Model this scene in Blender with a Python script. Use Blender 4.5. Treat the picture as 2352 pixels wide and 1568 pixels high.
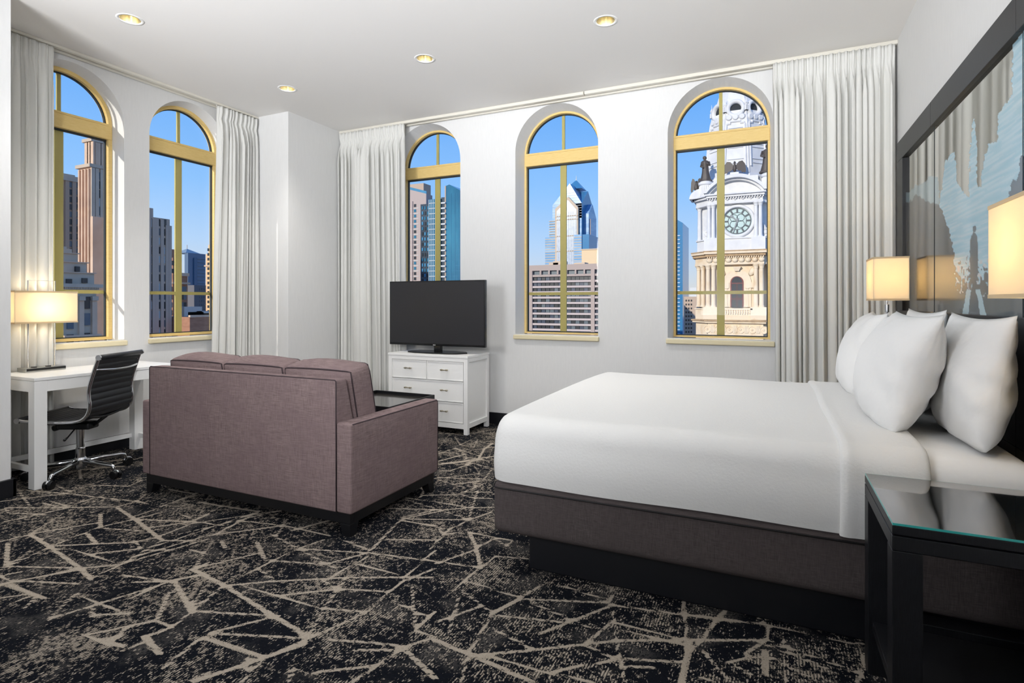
import bpy, bmesh, math, random
import numpy as np
from mathutils import Vector, Matrix
random.seed(7)
for o in list(bpy.data.objects): bpy.data.objects.remove(o)
S = bpy.context.scene
COL = S.collection
PI = math.pi

# ---------------------------------------------------------------- camera
FPX, TH, U0, V0, H = 1285.0, math.radians(24.8), 1176.0, 694.0, 1.27
cam_d = bpy.data.cameras.new('camera'); cam = bpy.data.objects.new('camera', cam_d); COL.objects.link(cam)
cam_d.sensor_width = 36; cam_d.lens = 36*FPX/2352
cam_d.shift_y = -(784-V0)/2352
cam_d.clip_start = .05; cam_d.clip_end = 3000
cam.location = (0, 0, H); cam.rotation_euler = (PI/2, 0, TH)
S.camera = cam

# ---------------------------------------------------------------- exposure, sky, sun, large lights
S.view_settings.view_transform = 'Standard'
S.view_settings.look = 'None'
S.view_settings.gamma = 1
S.view_settings.use_curve_mapping = False
S.view_settings.exposure = 0.0

def lin(c):
    r = []
    for v in c:
        v = v/255.0
        r.append(v/12.92 if v <= .04045 else ((v+.055)/1.055)**2.4)
    return tuple(r)+(1.0,)

W = bpy.data.worlds.new('sky'); S.world = W; W.use_nodes = True
nt = W.node_tree; nt.nodes.clear()
_o = nt.nodes.new('ShaderNodeOutputWorld'); _b = nt.nodes.new('ShaderNodeBackground')
_t = nt.nodes.new('ShaderNodeTexCoord'); _s = nt.nodes.new('ShaderNodeSeparateXYZ'); _r = nt.nodes.new('ShaderNodeValToRGB')
nt.links.new(_t.outputs['Generated'], _s.inputs[0]); nt.links.new(_s.outputs['Z'], _r.inputs[0])
nt.links.new(_r.outputs[0], _b.inputs[0]); nt.links.new(_b.outputs[0], _o.inputs[0])
cr = _r.color_ramp
cr.elements[0].position = 0.0; cr.elements[0].color = lin((222, 214, 205))
cr.elements[1].position = 1.0; cr.elements[1].color = lin((52, 112, 205))
for p, c in ((.035, (206, 216, 226)), (.10, (180, 211, 246)), (.19, (142, 194, 250)), (.34, (104, 170, 246)), (.6, (66, 132, 222))):
    e = cr.elements.new(p); e.color = lin(c)
_b.inputs[1].default_value = 1.08

SUN_DIR = Vector((1.0, 3.55, -1.0)).normalized()
sd = bpy.data.lights.new('sun', 'SUN'); sd.energy = 3.7; sd.angle = math.radians(.6); sd.color = (1.0, .93, .83)
so = bpy.data.objects.new('sun', sd); COL.objects.link(so)
so.rotation_euler = SUN_DIR.to_track_quat('-Z', 'Y').to_euler()

def area(name, loc, target, sx, sy, power, color):
    d = bpy.data.lights.new(name, 'AREA'); d.shape = 'RECTANGLE'; d.size = sx; d.size_y = sy
    d.energy = power; d.color = color
    o = bpy.data.objects.new(name, d); COL.objects.link(o); o.location = loc
    o.rotation_euler = (Vector(target)-Vector(loc)).to_track_quat('-Z', 'Y').to_euler()
    return o
# cool tint of the added fill lights
COOL = (.95, .965, 1.0)
# added fill lights, unseen behind the camera: feathered onto the far walls and bounced off the ceiling
o = area('wall_fill_light', (.35, -1.5, 2.2), (-4.2, 3.8, 1.2), 1.0, 1.0, 21, COOL); o.data.spread = math.radians(64)
o = area('wall_fill_light', (-3.0, -1.5, 2.2), (.1, 4.8, 2.0), 1.2, 1.0, 25, COOL); o.data.spread = math.radians(70)
o = area('ceiling_fill_light', (-2.7, -1.4, 1.45), (-3.4, 2.2, 3.28), 1.4, 1.0, 40, COOL); o.data.spread = math.radians(62)
o = area('ceiling_fill_light', (-.6, -1.4, 1.45), (-.6, 2.0, 3.28), 1.4, 1.0, 48, COOL); o.data.spread = math.radians(62)

# ---------------------------------------------------------------- pixel helpers (reference frame 2352x1568), used only to read sizes off the photo
FX, FY = -math.sin(TH), math.cos(TH); RX, RY = math.cos(TH), math.sin(TH)
def ray(u, v): return (FX*FPX+RX*(u-U0), FY*FPX+RY*(u-U0), V0-v)
def onz(u, v, z=0.0):
    r = ray(u, v); t = (z-H)/r[2]; return Vector((r[0]*t, r[1]*t, z))
def onx(u, v, x):
    r = ray(u, v); t = x/r[0]; return Vector((x, r[1]*t, H+r[2]*t))
def ony(u, v, y):
    r = ray(u, v); t = y/r[1]; return Vector((r[0]*t, y, H+r[2]*t))

# ---------------------------------------------------------------- helpers
def link(o, parent=None):
    COL.objects.link(o)
    if parent is not None: o.parent = parent
    return o
def tag(o, label=None, cat=None, group=None, kind=None):
    if label: o['label'] = label
    if cat: o['category'] = cat
    if group: o['group'] = group
    if kind: o['kind'] = kind
    return o
def empty(name, loc=(0, 0, 0), rz=0.0, label=None, cat=None, group=None, kind=None):
    o = bpy.data.objects.new(name, None); COL.objects.link(o)
    o.location = loc; o.rotation_euler = (0, 0, rz); o.empty_display_size = .1
    return tag(o, label, cat, group, kind)
def copy_tree(o, parent=None):
    c = o.copy(); COL.objects.link(c); c.parent = parent
    for ch in o.children: copy_tree(ch, c)
    return c

class MB:
    def __init__(s): s.v = []; s.f = []
    def add(s, vs, fs):
        n = len(s.v); s.v += [tuple(p) for p in vs]; s.f += [tuple(i+n for i in f) for f in fs]; return s
    def box(s, x0, x1, y0, y1, z0, z1):
        vs = [(x0,y0,z0),(x1,y0,z0),(x1,y1,z0),(x0,y1,z0),(x0,y0,z1),(x1,y0,z1),(x1,y1,z1),(x0,y1,z1)]
        return s.add(vs, [(0,3,2,1),(4,5,6,7),(0,1,5,4),(1,2,6,5),(2,3,7,6),(3,0,4,7)])
    def taper(s, c0, h0, c1, h1):   # frustum between two rectangles (centre xyz, half sizes)
        vs = []
        for c, h in ((c0, h0), (c1, h1)):
            for a, b in ((-1,-1),(1,-1),(1,1),(-1,1)): vs.append((c[0]+a*h[0], c[1]+b*h[1], c[2]))
        return s.add(vs, [(0,3,2,1),(4,5,6,7),(0,1,5,4),(1,2,6,5),(2,3,7,6),(3,0,4,7)])
    def prism(s, poly, fn, t0, t1):  # polygon (a,b) swept from t0 to t1 through fn(a,b,t)
        n = len(poly); vs = [fn(a, b, t0) for a, b in poly]+[fn(a, b, t1) for a, b in poly]
        fs = [tuple(range(n)), tuple(range(2*n-1, n-1, -1))]+[(i, i+n, (i+1) % n+n, (i+1) % n) for i in range(n)]
        return s.add(vs, fs)
    def tube(s, path, r, n=10, cap=True):
        P = [Vector(p) for p in path]; R = r if isinstance(r, (list, tuple)) else [r]*len(P)
        vs = []; fs = []; up = None
        for i, p in enumerate(P):
            t = (P[min(i+1, len(P)-1)]-P[max(i-1, 0)]).normalized()
            if up is None: up = Vector((0,0,1)) if abs(t.z) < .9 else Vector((1,0,0))
            a = t.cross(up).normalized(); b = a.cross(t).normalized(); up = b
            for k in range(n):
                q = 2*PI*k/n; vs.append(p+a*math.cos(q)*R[i]+b*math.sin(q)*R[i])
        for i in range(len(P)-1):
            for k in range(n):
                fs.append((i*n+k, i*n+(k+1) % n, (i+1)*n+(k+1) % n, (i+1)*n+k))
        if cap: fs += [tuple(range(n-1, -1, -1)), tuple(range((len(P)-1)*n, len(P)*n))]
        return s.add(vs, fs)
    def lathe(s, prof, c=(0,0,0), n=24, sx=1.0, sy=1.0, cap=True):
        vs = []; fs = []
        for r, z in prof:
            for k in range(n):
                q = 2*PI*k/n; vs.append((c[0]+r*sx*math.cos(q), c[1]+r*sy*math.sin(q), c[2]+z))
        for i in range(len(prof)-1):
            for k in range(n): fs.append((i*n+k, i*n+(k+1) % n, (i+1)*n+(k+1) % n, (i+1)*n+k))
        if cap: fs += [tuple(range(n-1, -1, -1)), tuple(range((len(prof)-1)*n, len(prof)*n))]
        return s.add(vs, fs)
    def rbox(s, x0, x1, y0, y1, z0, z1, r, n=3, puff=(0,0,0), sub=1):
        """box with rounded edges: subdivided box, each vertex pushed out from the inner box; puff swells the faces"""
        def line(a, b, k):
            L = [a+(r*(i/n)) for i in range(n)]
            m = max(1, k)
            L += [a+r+(b-a-2*r)*i/m for i in range(m)]
            L += [b-r+r*i/n for i in range(n+1)]
            return L
        X, Y, Z = line(x0, x1, sub), line(y0, y1, sub), line(z0, z1, sub)
        idx = {}; vs = []; fs = []
        cx, cy, cz = (x0+x1)/2, (y0+y1)/2, (z0+z1)/2
        def mp(p):
            p = Vector(p)
            q = Vector((min(max(p.x, x0+r), x1-r), min(max(p.y, y0+r), y1-r), min(max(p.z, z0+r), z1-r)))
            d = p-q
            if d.length > 1e-9: p = q+d.normalized()*r
            u, v, w = (p.x-cx)/(x1-x0)*2, (p.y-cy)/(y1-y0)*2, (p.z-cz)/(z1-z0)*2
            g = lambda t: max(0, 1-t*t)
            return p+Vector((puff[0]*u*g(v)*g(w), puff[1]*v*g(u)*g(w), puff[2]*w*g(u)*g(v)))
        s.map = mp
        def vid(i, j, k):
            key = (i, j, k)
            if key not in idx: idx[key] = len(vs); vs.append(mp((X[i], Y[j], Z[k])))
            return idx[key]
        nx, ny, nz = len(X)-1, len(Y)-1, len(Z)-1
        for i in range(nx):
            for j in range(ny):
                fs.append((vid(i,j,0), vid(i,j+1,0), vid(i+1,j+1,0), vid(i+1,j,0)))
                fs.append((vid(i,j,nz), vid(i+1,j,nz), vid(i+1,j+1,nz), vid(i,j+1,nz)))
        for i in range(nx):
            for k in range(nz):
                fs.append((vid(i,0,k), vid(i+1,0,k), vid(i+1,0,k+1), vid(i,0,k+1)))
                fs.append((vid(i,ny,k), vid(i,ny,k+1), vid(i+1,ny,k+1), vid(i+1,ny,k)))
        for j in range(ny):
            for k in range(nz):
                fs.append((vid(0,j,k), vid(0,j,k+1), vid(0,j+1,k+1), vid(0,j+1,k)))
                fs.append((vid(nx,j,k), vid(nx,j+1,k), vid(nx,j+1,k+1), vid(nx,j,k+1)))
        return s.add(vs, fs)
    def xform(s, M, start=0):
        s.v = s.v[:start]+[tuple(M @ Vector(p)) for p in s.v[start:]]; return s
    def mesh(s, name, m=None, smooth=False):
        me = bpy.data.meshes.new(name); me.from_pydata(s.v, [], s.f); me.validate()
        if m: me.materials.append(m)
        if smooth:
            me.polygons.foreach_set('use_smooth', [True]*len(me.polygons))
        me.update(); return me
    def build(s, name, m=None, parent=None, smooth=False, bevel=0.0, label=None, auto=None, fix=True):
        me = s.mesh(name, m, smooth)
        if fix:
            b = bmesh.new(); b.from_mesh(me); bmesh.ops.recalc_face_normals(b, faces=b.faces); b.to_mesh(me); b.free()
        if auto is not None:
            me.polygons.foreach_set('use_smooth', [True]*len(me.polygons))
            try: me.set_sharp_from_angle(angle=math.radians(auto))
            except Exception: pass
        o = link(bpy.data.objects.new(name, me), parent)
        if bevel > 0:
            md = o.modifiers.new('bevel', 'BEVEL'); md.width = bevel; md.segments = 2; md.limit_method = 'ANGLE'; md.angle_limit = math.radians(40)
        if label: o['label'] = label
        return o

# ---------------------------------------------------------------- materials
MATS = {}
class NT:
    def __init__(s, m): s.t = m.node_tree; s.n = s.t.nodes; s.l = s.t.links
    def new(s, k, **kw):
        x = s.n.new(k)
        for a, b in kw.items(): setattr(x, a, b)
        return x
    def math(s, op, a, b=None, c=None, clamp=False):
        x = s.n.new('ShaderNodeMath'); x.operation = op; x.use_clamp = clamp
        for i, v in enumerate((a, b, c)):
            if v is None: continue
            if isinstance(v, (int, float)): x.inputs[i].default_value = v
            else: s.l.new(v, x.inputs[i])
        return x.outputs[0]
    def mix(s, f, a, b, mode='MIX'):
        x = s.n.new('ShaderNodeMix'); x.data_type = 'RGBA'; x.blend_type = mode
        if isinstance(f, (int, float)): x.inputs[0].default_value = f
        else: s.l.new(f, x.inputs[0])
        for i, v in ((6, a), (7, b)):
            if isinstance(v, tuple): x.inputs[i].default_value = v
            else: s.l.new(v, x.inputs[i])
        return x.outputs[2]
    def coords(s, scale=(1,1,1), kind='Object'):
        t = s.n.new('ShaderNodeTexCoord'); m = s.n.new('ShaderNodeMapping'); m.inputs['Scale'].default_value = scale
        s.l.new(t.outputs[kind], m.inputs[0]); return m.outputs[0]
    def noise(s, vec, scale, detail=2.0, rough=.5):
        x = s.n.new('ShaderNodeTexNoise'); x.inputs['Scale'].default_value = scale; x.inputs['Detail'].default_value = detail
        x.inputs['Roughness'].default_value = rough; s.l.new(vec, x.inputs['Vector']); return x.outputs[0]
    def ramp(s, f, a, b):
        x = s.n.new('ShaderNodeMapRange'); x.inputs[1].default_value = a; x.inputs[2].default_value = b
        s.l.new(f, x.inputs[0]); return x.outputs[0]
def M(name, col, rough=.5, metal=0.0, grain=None, bump=None, spec=.5, trans=None, coat=0.0):
    """col sRGB; grain=(scale vec, noise scale, sRGB other colour, contrast lo, hi); bump=(scale vec, noise scale, strength, distance)"""
    if name in MATS: return MATS[name]
    m = bpy.data.materials.new(name); m.use_nodes = True; MATS[name] = m
    t = NT(m); b = t.n['Principled BSDF']
    b.inputs['Base Color'].default_value = lin(col); b.inputs['Roughness'].default_value = rough; b.inputs['Metallic'].default_value = metal
    b.inputs['Specular IOR Level'].default_value = spec
    if coat: b.inputs['Coat Weight'].default_value = coat; b.inputs['Coat Roughness'].default_value = .06
    if grain:
        f = t.ramp(t.noise(t.coords(grain[0]), grain[1], 4.0, .6), grain[3], grain[4])
        t.l.new(t.mix(f, lin(col), lin(grain[2])), b.inputs['Base Color'])
    if bump:
        nz = t.noise(t.coords(bump[0]), bump[1], 3.0, .55)
        bp = t.new('ShaderNodeBump'); bp.inputs['Strength'].default_value = bump[2]; bp.inputs['Distance'].default_value = bump[3]
        t.l.new(nz, bp.inputs['Height']); t.l.new(bp.outputs[0], b.inputs['Normal'])
    if trans:   # share of light passing diffusely through a cloth
        out = t.n['Material Output']; tr = t.new('ShaderNodeBsdfTranslucent'); tr.inputs[0].default_value = lin(trans[1])
        mx = t.new('ShaderNodeMixShader'); mx.inputs[0].default_value = trans[0]
        t.l.new(b.outputs[0], mx.inputs[1]); t.l.new(tr.outputs[0], mx.inputs[2]); t.l.new(mx.outputs[0], out.inputs[0])
    return m

m_wall = M('wall_paper', (230, 230, 229), .75, bump=((1,1,3), 90, .06, .004), grain=((1,1,.15), 60, (227,227,226), .35, .7))
m_ceil = M('ceiling_paint', (234, 232, 229), .9)
m_base = M('baseboard_black', (16, 18, 24), .45)
m_frame = M('window_wood', (238, 208, 138), .5, grain=((.6,.6,8), 30, (226,192,116), .35, .75))
m_sill = M('sill_cream', (232, 220, 184), .45)
m_muntin = M('muntin_olive', (190, 176, 104), .55)
m_gasket = M('gasket_dark', (40, 46, 48), .6)
m_white = M('white_lacquer', (243, 243, 241), .3)
m_black = M('black_stain', (14, 15, 19), .42, grain=((18,18,1.2), 22, (30,31,36), .45, .75), bump=((30,30,2), 25, .25, .001))
m_blackleg = M('black_leg', (13, 14, 18), .4)
m_chrome = M('chrome', (214, 216, 220), .12, 1.0)
m_steel = M('brushed_steel', (190, 190, 186), .3, 1.0)
m_pewter = M('pewter', (176, 168, 148), .28, 1.0)
m_gold = M('gold_reflector', (243, 234, 204), .2, 1.0)
m_leather = M('black_leather', (26, 28, 32), .42, bump=((1,1,1), 300, .1, .001))
m_plastic = M('black_plastic', (14, 15, 17), .35)
m_tv = M('tv_black', (17, 18, 20), .22)
m_screen = M('tv_screen', (44, 44, 47), .32, spec=.35)
m_linen = M('white_linen', (232, 232, 231), .85, bump=((1,1,1), 9, .35, .02))
m_cover = M('white_coverlet', (220, 220, 218), .9, bump=((1,1,1), 95, .35, .004))
m_curtain = M('curtain_cloth', (241, 241, 237), .85, bump=((1,1,.4), 160, .06, .001), trans=(.16, (226, 224, 210)))
m_shade = M('lamp_shade_cloth', (242, 236, 222), .9, trans=(.5, (252, 242, 220)))
m_hem = M('lamp_shade_hem', (226, 210, 176), .9, trans=(.3, (246, 230, 198)))
m_rail = M('rail_cream', (226, 222, 210), .5)
m_teal = M('glass_edge', (60, 170, 165), .1, spec=.8)

def fabric(name, c0, c1, c2, sc=1.0):
    m = bpy.data.materials.new(name); m.use_nodes = True; t = NT(m); b = t.n['Principled BSDF']
    b.inputs['Roughness'].default_value = .95; b.inputs['Specular IOR Level'].default_value = .15
    a = t.noise(t.coords((6*sc, 6*sc, 260*sc)), 1.6, 3, .6); d = t.noise(t.coords((260*sc, 260*sc, 6*sc)), 1.6, 3, .6)
    g = t.noise(t.coords((1,1,1)), 5, 2)
    f = t.ramp(t.math('ADD', a, d), .78, 1.22)
    c = t.mix(f, lin(c0), lin(c1)); c = t.mix(t.math('MULTIPLY', t.ramp(g, .35, .7), .5), c, lin(c2)); t.l.new(c, b.inputs['Base Color'])
    bp = t.new('ShaderNodeBump'); bp.inputs['Strength'].default_value = .3; bp.inputs['Distance'].default_value = .002
    t.l.new(f, bp.inputs['Height']); t.l.new(bp.outputs[0], b.inputs['Normal'])
    return m
m_sofa = fabric('sofa_weave', (102, 87, 86), (150, 131, 130), (120, 102, 104), 1.8)
m_pipe = M('sofa_piping', (54, 42, 46), .8)
m_skirt = fabric('bed_base_cloth', (60, 54, 54), (96, 89, 88), (76, 69, 69), 3.0)

def glass_mat(name, tint, gl):
    m = bpy.data.materials.new(name); m.use_nodes = True; t = NT(m); t.n.remove(t.n['Principled BSDF'])
    tr = t.new('ShaderNodeBsdfTransparent'); tr.inputs[0].default_value = tint
    g = t.new('ShaderNodeBsdfGlossy'); g.inputs['Roughness'].default_value = .0
    fr = t.new('ShaderNodeFresnel'); fr.inputs[0].default_value = 1.45
    mx = t.new('ShaderNodeMixShader'); t.l.new(t.math('MULTIPLY', fr.outputs[0], gl), mx.inputs[0])
    t.l.new(tr.outputs[0], mx.inputs[1]); t.l.new(g.outputs[0], mx.inputs[2]); t.l.new(mx.outputs[0], t.n['Material Output'].inputs[0])
    return m
m_glass = glass_mat('window_glass', (.985, .99, .99, 1), .2)
m_tabletop = M('smoked_glass', (22, 26, 28), .03, spec=.9, coat=1.0)

# carpet: 'd' = distance to the nearest woven line less its half width, stored on a fine grid
def carpet_mat():
    m = bpy.data.materials.new('carpet'); m.use_nodes = True; t = NT(m); b = t.n['Principled BSDF']
    b.inputs['Roughness'].default_value = 1.0; b.inputs['Specular IOR Level'].default_value = .05
    at = t.new('ShaderNodeAttribute', attribute_name='d')
    c = t.coords((1,1,1)); fine = t.noise(c, 130, 2, .6)
    edge = t.math('ADD', at.outputs['Fac'], t.math('MULTIPLY', t.math('SUBTRACT', fine, .5), .015))
    line = t.ramp(edge, .0012, -.0012)
    rows = t.coords((150, 70, 1)); sp = t.noise(rows, 1.0, 2.5, .65)
    big = t.noise(c, 3.6, 2.0, .6); mid = t.noise(t.coords((1.0, .75, 1)), 38, 2.5, .7)
    thr = t.math('ADD', t.math('MULTIPLY', t.math('SUBTRACT', big, .5), .55), t.math('MULTIPLY', t.math('SUBTRACT', mid, .5), .9))
    speck = t.ramp(t.math('ADD', sp, thr), .565, .61)
    sx = t.new('ShaderNodeSeparateXYZ'); t.l.new(t.coords((1,1,1)), sx.inputs[0])
    row = t.math('SINE', t.math('MULTIPLY', sx.outputs[0], 2*PI/.0105))
    speck = t.math('MULTIPLY', speck, t.ramp(row, -1.1, .3))
    gb = t.noise(c, 5.5, 1.0); grey = t.math('MULTIPLY', t.ramp(gb, .54, .70), t.ramp(sp, .38, .5))
    dk = t.mix(fine, lin((10, 12, 17)), lin((26, 29, 36)))
    col = t.mix(t.math('MULTIPLY', grey, .55), dk, lin((92, 89, 86)))
    lt = t.mix(fine, lin((132, 122, 110)), lin((194, 183, 168)))
    col = t.mix(speck, col, lt); col = t.mix(line, col, lt)
    t.l.new(col, b.inputs['Base Color'])
    bp = t.new('ShaderNodeBump'); bp.inputs['Strength'].default_value = .5; bp.inputs['Distance'].default_value = .004
    t.l.new(fine, bp.inputs['Height']); t.l.new(bp.outputs[0], b.inputs['Normal'])
    return m
m_carpet = carpet_mat()

# ---------------------------------------------------------------- room dimensions
XA, YB, XH, ZC = -5.15, 5.25, .885, 3.28      # left wall, window wall, headboard wall, ceiling
YR, XN, YN = -3.0, -4.51, 1.946               # rear wall, near-left closet face, its corner
PX, PY = -4.61, 4.36                          # corner pillar faces

# ---------------------------------------------------------------- floor with carpet lines
def carpet_lines():
    L = []
    def tr(u0, v0, s, txt):
        for row in txt.strip().split(';'):
            row = row.strip()
            if not row: continue
            w = .0075
            if row.endswith('w'): w = .0110; row = row[:-1]
            p = [float(q) for q in row.replace(',', ' ').split()]
            q = [onz(u0+p[i]/s, v0+p[i+1]/s) for i in range(0, len(p), 2)]
            for a, b in zip(q, q[1:]): L.append((a.x, a.y, b.x, b.y, w))
    tr(300, 1150, 3.36, '''470,525 720,650 1100,885 1380,1050 w;330,610 470,840 w;720,650 470,850 330,970 100,1060;470,850 1120,885;
1140,885 600,1020 1380,1060;560,1050 1030,1210 w;540,1060 120,1400;1380,1060 1030,1210 850,1404;1380,1060 1800,870 2100,620 2352,520;
1380,1040 1490,830 1670,590;860,660 1490,830 1800,855;730,640 1290,370 1490,300;760,650 1100,620 1700,590 2352,590;1310,370 1830,400 2352,465;
1030,455 1500,490 1830,400;1070,250 1580,520;0,440 580,270 1180,190 1540,270;1180,190 830,150;1120,280 1210,140;40,140 250,300;
0,750 320,610 560,570;0,140 500,160 720,190;520,140 700,40;1850,380 2080,150 2352,190;1640,300 1850,380;2080,130 2352,70;2100,600 2352,380;
1770,490 2060,570;1500,610 1830,430;2170,650 2200,1000 2352,850;2200,1000 2352,1060;2020,770 2280,890;2100,1130 2352,1370 w;
2100,1130 1860,1300 1700,1404;2100,1120 1830,1090 1520,1070;1440,1320 1900,1270;1720,1150 2100,1150;2352,1050 2100,1130;
1240,1290 1520,1404;1240,1290 1220,1404;900,1220 890,1300 w;100,1040 230,1180 w;200,920 330,970;210,920 300,700;490,520 640,300;
480,525 1000,400;975,320 1030,440 w;700,310 730,360 w;980,520 1110,610;1620,680 2000,700;1480,610 1620,690;1150,730 1600,680;0,960 200,920;480,810 550,690''')
    tr(1000, 1250, 3.36, '''310,0 350,180 w;350,180 230,270 50,420;350,180 0,130;350,180 460,90 720,110;0,150 310,40;240,280 650,410 830,310;
650,420 440,530 w;440,530 200,350;440,530 250,850 200,1068;0,740 300,860 760,1068 w;650,420 1350,450;1350,450 1380,470 2352,600;980,320 1360,440 1360,320;
440,545 1000,600;740,450 1190,640;800,690 1360,470;440,650 740,800;340,850 700,820 1150,770 1430,740 2352,740;1140,770 1410,890;
1370,590 1180,750;1370,510 1380,600 1880,730;1410,660 1900,770;1390,720 1460,1068;1430,880 1930,910;1920,430 1940,730;1940,750 1950,840 1900,1068 w;
2250,500 2060,720;1950,840 2060,730;400,850 870,990 1240,1068;870,990 1140,930;1470,940 1700,950;1240,920 1400,890;0,600 340,480;100,680 180,410;2080,820 2130,900''')
    tr(0, 1090, 4.9, '''150,110 330,340;210,170 750,210 1080,250 1560,300 1660,330;640,120 780,190 1200,45;1060,115 1450,130 1600,60;0,300 750,210;
80,370 700,370 1320,360 1540,300 1640,220;1320,370 1510,495 1760,690 1830,740 w;60,370 100,430;170,430 530,450;480,320 740,370;560,290 780,350 1080,250;
0,540 730,380;350,660 720,430;340,670 560,810 900,1050 1030,1176 w;560,810 1110,590 1510,500 1830,420;1130,440 1130,590 w;380,660 1100,540;1130,600 1580,630;
1510,500 2160,530 1640,600;2210,510 2352,440;2000,430 2210,510;450,740 720,620;980,665 1080,770 w;580,800 1500,760 1780,700 2110,570;700,820 1380,1000 1820,740;
1830,740 2200,740;1380,1000 2352,720;1050,890 1580,830;1510,740 1600,840;100,1030 560,810;90,770 70,1020 w;80,1030 900,1050 300,1176;0,1070 340,860;
0,750 350,670;920,1050 1360,1010 1060,1150;2290,890 2180,1060 2352,1140;2150,840 2290,890;2352,980 2180,1060;1690,850 1870,840''')
    tr(0, 1308, 4.9, '''80,170 500,325 w;0,160 900,0;0,70 250,20;230,125 920,160;400,310 270,440;860,260 460,640 120,920;860,260 1120,380;1120,380 600,540 460,600 0,735;
320,520 480,650 w;480,680 560,740;430,680 200,880;120,930 320,1050 w;0,900 120,930;1120,380 1930,130 2250,50;1050,400 1030,530;1160,400 1480,490 1060,510;
1930,130 1360,60;1930,130 1480,140;1960,130 2150,460 w;2150,460 2352,330;2150,470 1980,620;2150,470 2352,470;1770,560 1880,290;1740,580 1940,650;
1760,570 880,750 300,880;660,700 1400,860 w;1640,750 1800,950 w;1640,760 1900,650;1600,820 700,1200;470,1130 700,1230 w;2230,780 1640,1274''')
    tr(800, 980, 5.345, '''660,880 1100,1010 1490,1140;1490,1140 1240,1260 1000,1497;1490,1140 1770,1040;1490,1140 660,1130 1150,1030;640,1140 300,1497;
680,1150 1220,1250;1590,780 1480,1120;720,870 1520,990 1770,990;470,1000 1160,1020 1500,990;1360,820 1520,870 1770,880;1420,800 1650,700;1090,620 1650,640 1770,660;
1670,640 1770,510;1330,700 1650,660;1100,650 1440,750;1120,540 1250,540 1500,450;1500,440 1740,500;1110,440 1500,470;1480,440 1600,400;1600,390 1670,270 1770,200 w;
1320,260 1610,360;1320,260 1130,320;1370,220 1310,120;1370,220 1580,120;1370,220 1540,250 1590,150;1480,1290 1580,1480 w;1480,1290 1800,1360 2000,1390;
1580,1480 1800,1370 1950,1470 2020,1400;470,1380 1070,1390;1110,1250 1160,1320 1330,1300;0,1410 200,1497;1420,800 1770,800;940,840 1340,830''')
    tr(1560, 1380, 4.9, '''0,140 430,190 1000,270 1450,360;430,190 530,90;430,190 270,410;40,0 90,430;0,435 980,440;1000,280 980,440 730,600;840,150 1000,270;
100,590 230,460;80,480 100,600 20,921 w;1010,450 1300,550 2000,800;1150,410 1260,550;1000,510 1250,590 1560,720 1750,800;970,560 970,830 w;
1060,640 1250,750 1560,900;540,680 820,830;270,570 370,690;600,680 870,620;2070,600 2060,800 2000,921;1700,420 1920,470 2070,480;230,850 420,921;1150,800 1220,921;400,720 560,880''')
    rnd = random.Random(3)
    def free(x, y):   # parts of the floor the tracing above does not reach
        return y > 3.3 or y < 1.45 or x < -4.5 or x > .4 or (-3.8 < x < -2.1 and 2.4 < y < 3.3)
    for i in range(150):
        x, y = rnd.uniform(-5.2, .9), rnd.uniform(1.0, 5.3)
        if not free(x, y): continue
        a0 = rnd.uniform(0, PI)
        for k in range(rnd.choice((2, 3, 3, 4))):
            a = a0+rnd.uniform(0, 2*PI); l = rnd.uniform(.15, .6)
            L.append((x, y, x+l*math.cos(a), y+l*math.sin(a), rnd.choice((.005, .0065, .010))))
    return np.array(L)
def make_floor():
    L = carpet_lines(); st = .018
    xs = np.arange(XA-.06, XH+.06, st); ys = np.arange(1.25, YB+.06, st)
    gx, gy = np.meshgrid(xs, ys, indexing='ij'); P = np.stack([gx.ravel(), gy.ravel()], 1)
    d = np.full(len(P), 9.0)
    for x0, y0, x1, y1, w in L:
        ax, ay = x1-x0, y1-y0; q = max(1e-9, ax*ax+ay*ay)
        t = np.clip(((P[:,0]-x0)*ax+(P[:,1]-y0)*ay)/q, 0, 1)
        d = np.minimum(d, np.hypot(P[:,0]-x0-t*ax, P[:,1]-y0-t*ay)-w)
    nx, ny = len(xs), len(ys)
    V = [(float(a), float(b), 0.0) for a, b in P]
    F = [(i*ny+j, (i+1)*ny+j, (i+1)*ny+j+1, i*ny+j+1) for i in range(nx-1) for j in range(ny-1)]
    n = len(V); yy = float(ys[0])
    V += [(float(xs[0]), YR, 0), (float(xs[-1]), YR, 0), (float(xs[-1]), yy, 0), (float(xs[0]), yy, 0)]; F.append((n, n+1, n+2, n+3))
    me = bpy.data.meshes.new('floor'); me.from_pydata(V, [], F); me.materials.append(m_carpet)
    a = me.attributes.new('d', 'FLOAT', 'POINT'); a.data.foreach_set('value', np.concatenate([np.minimum(d, .08), np.full(4, .05)]).astype(np.float32))
    me.update(); o = link(bpy.data.objects.new('floor', me)); tag(o, kind='structure')
make_floor()

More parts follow.
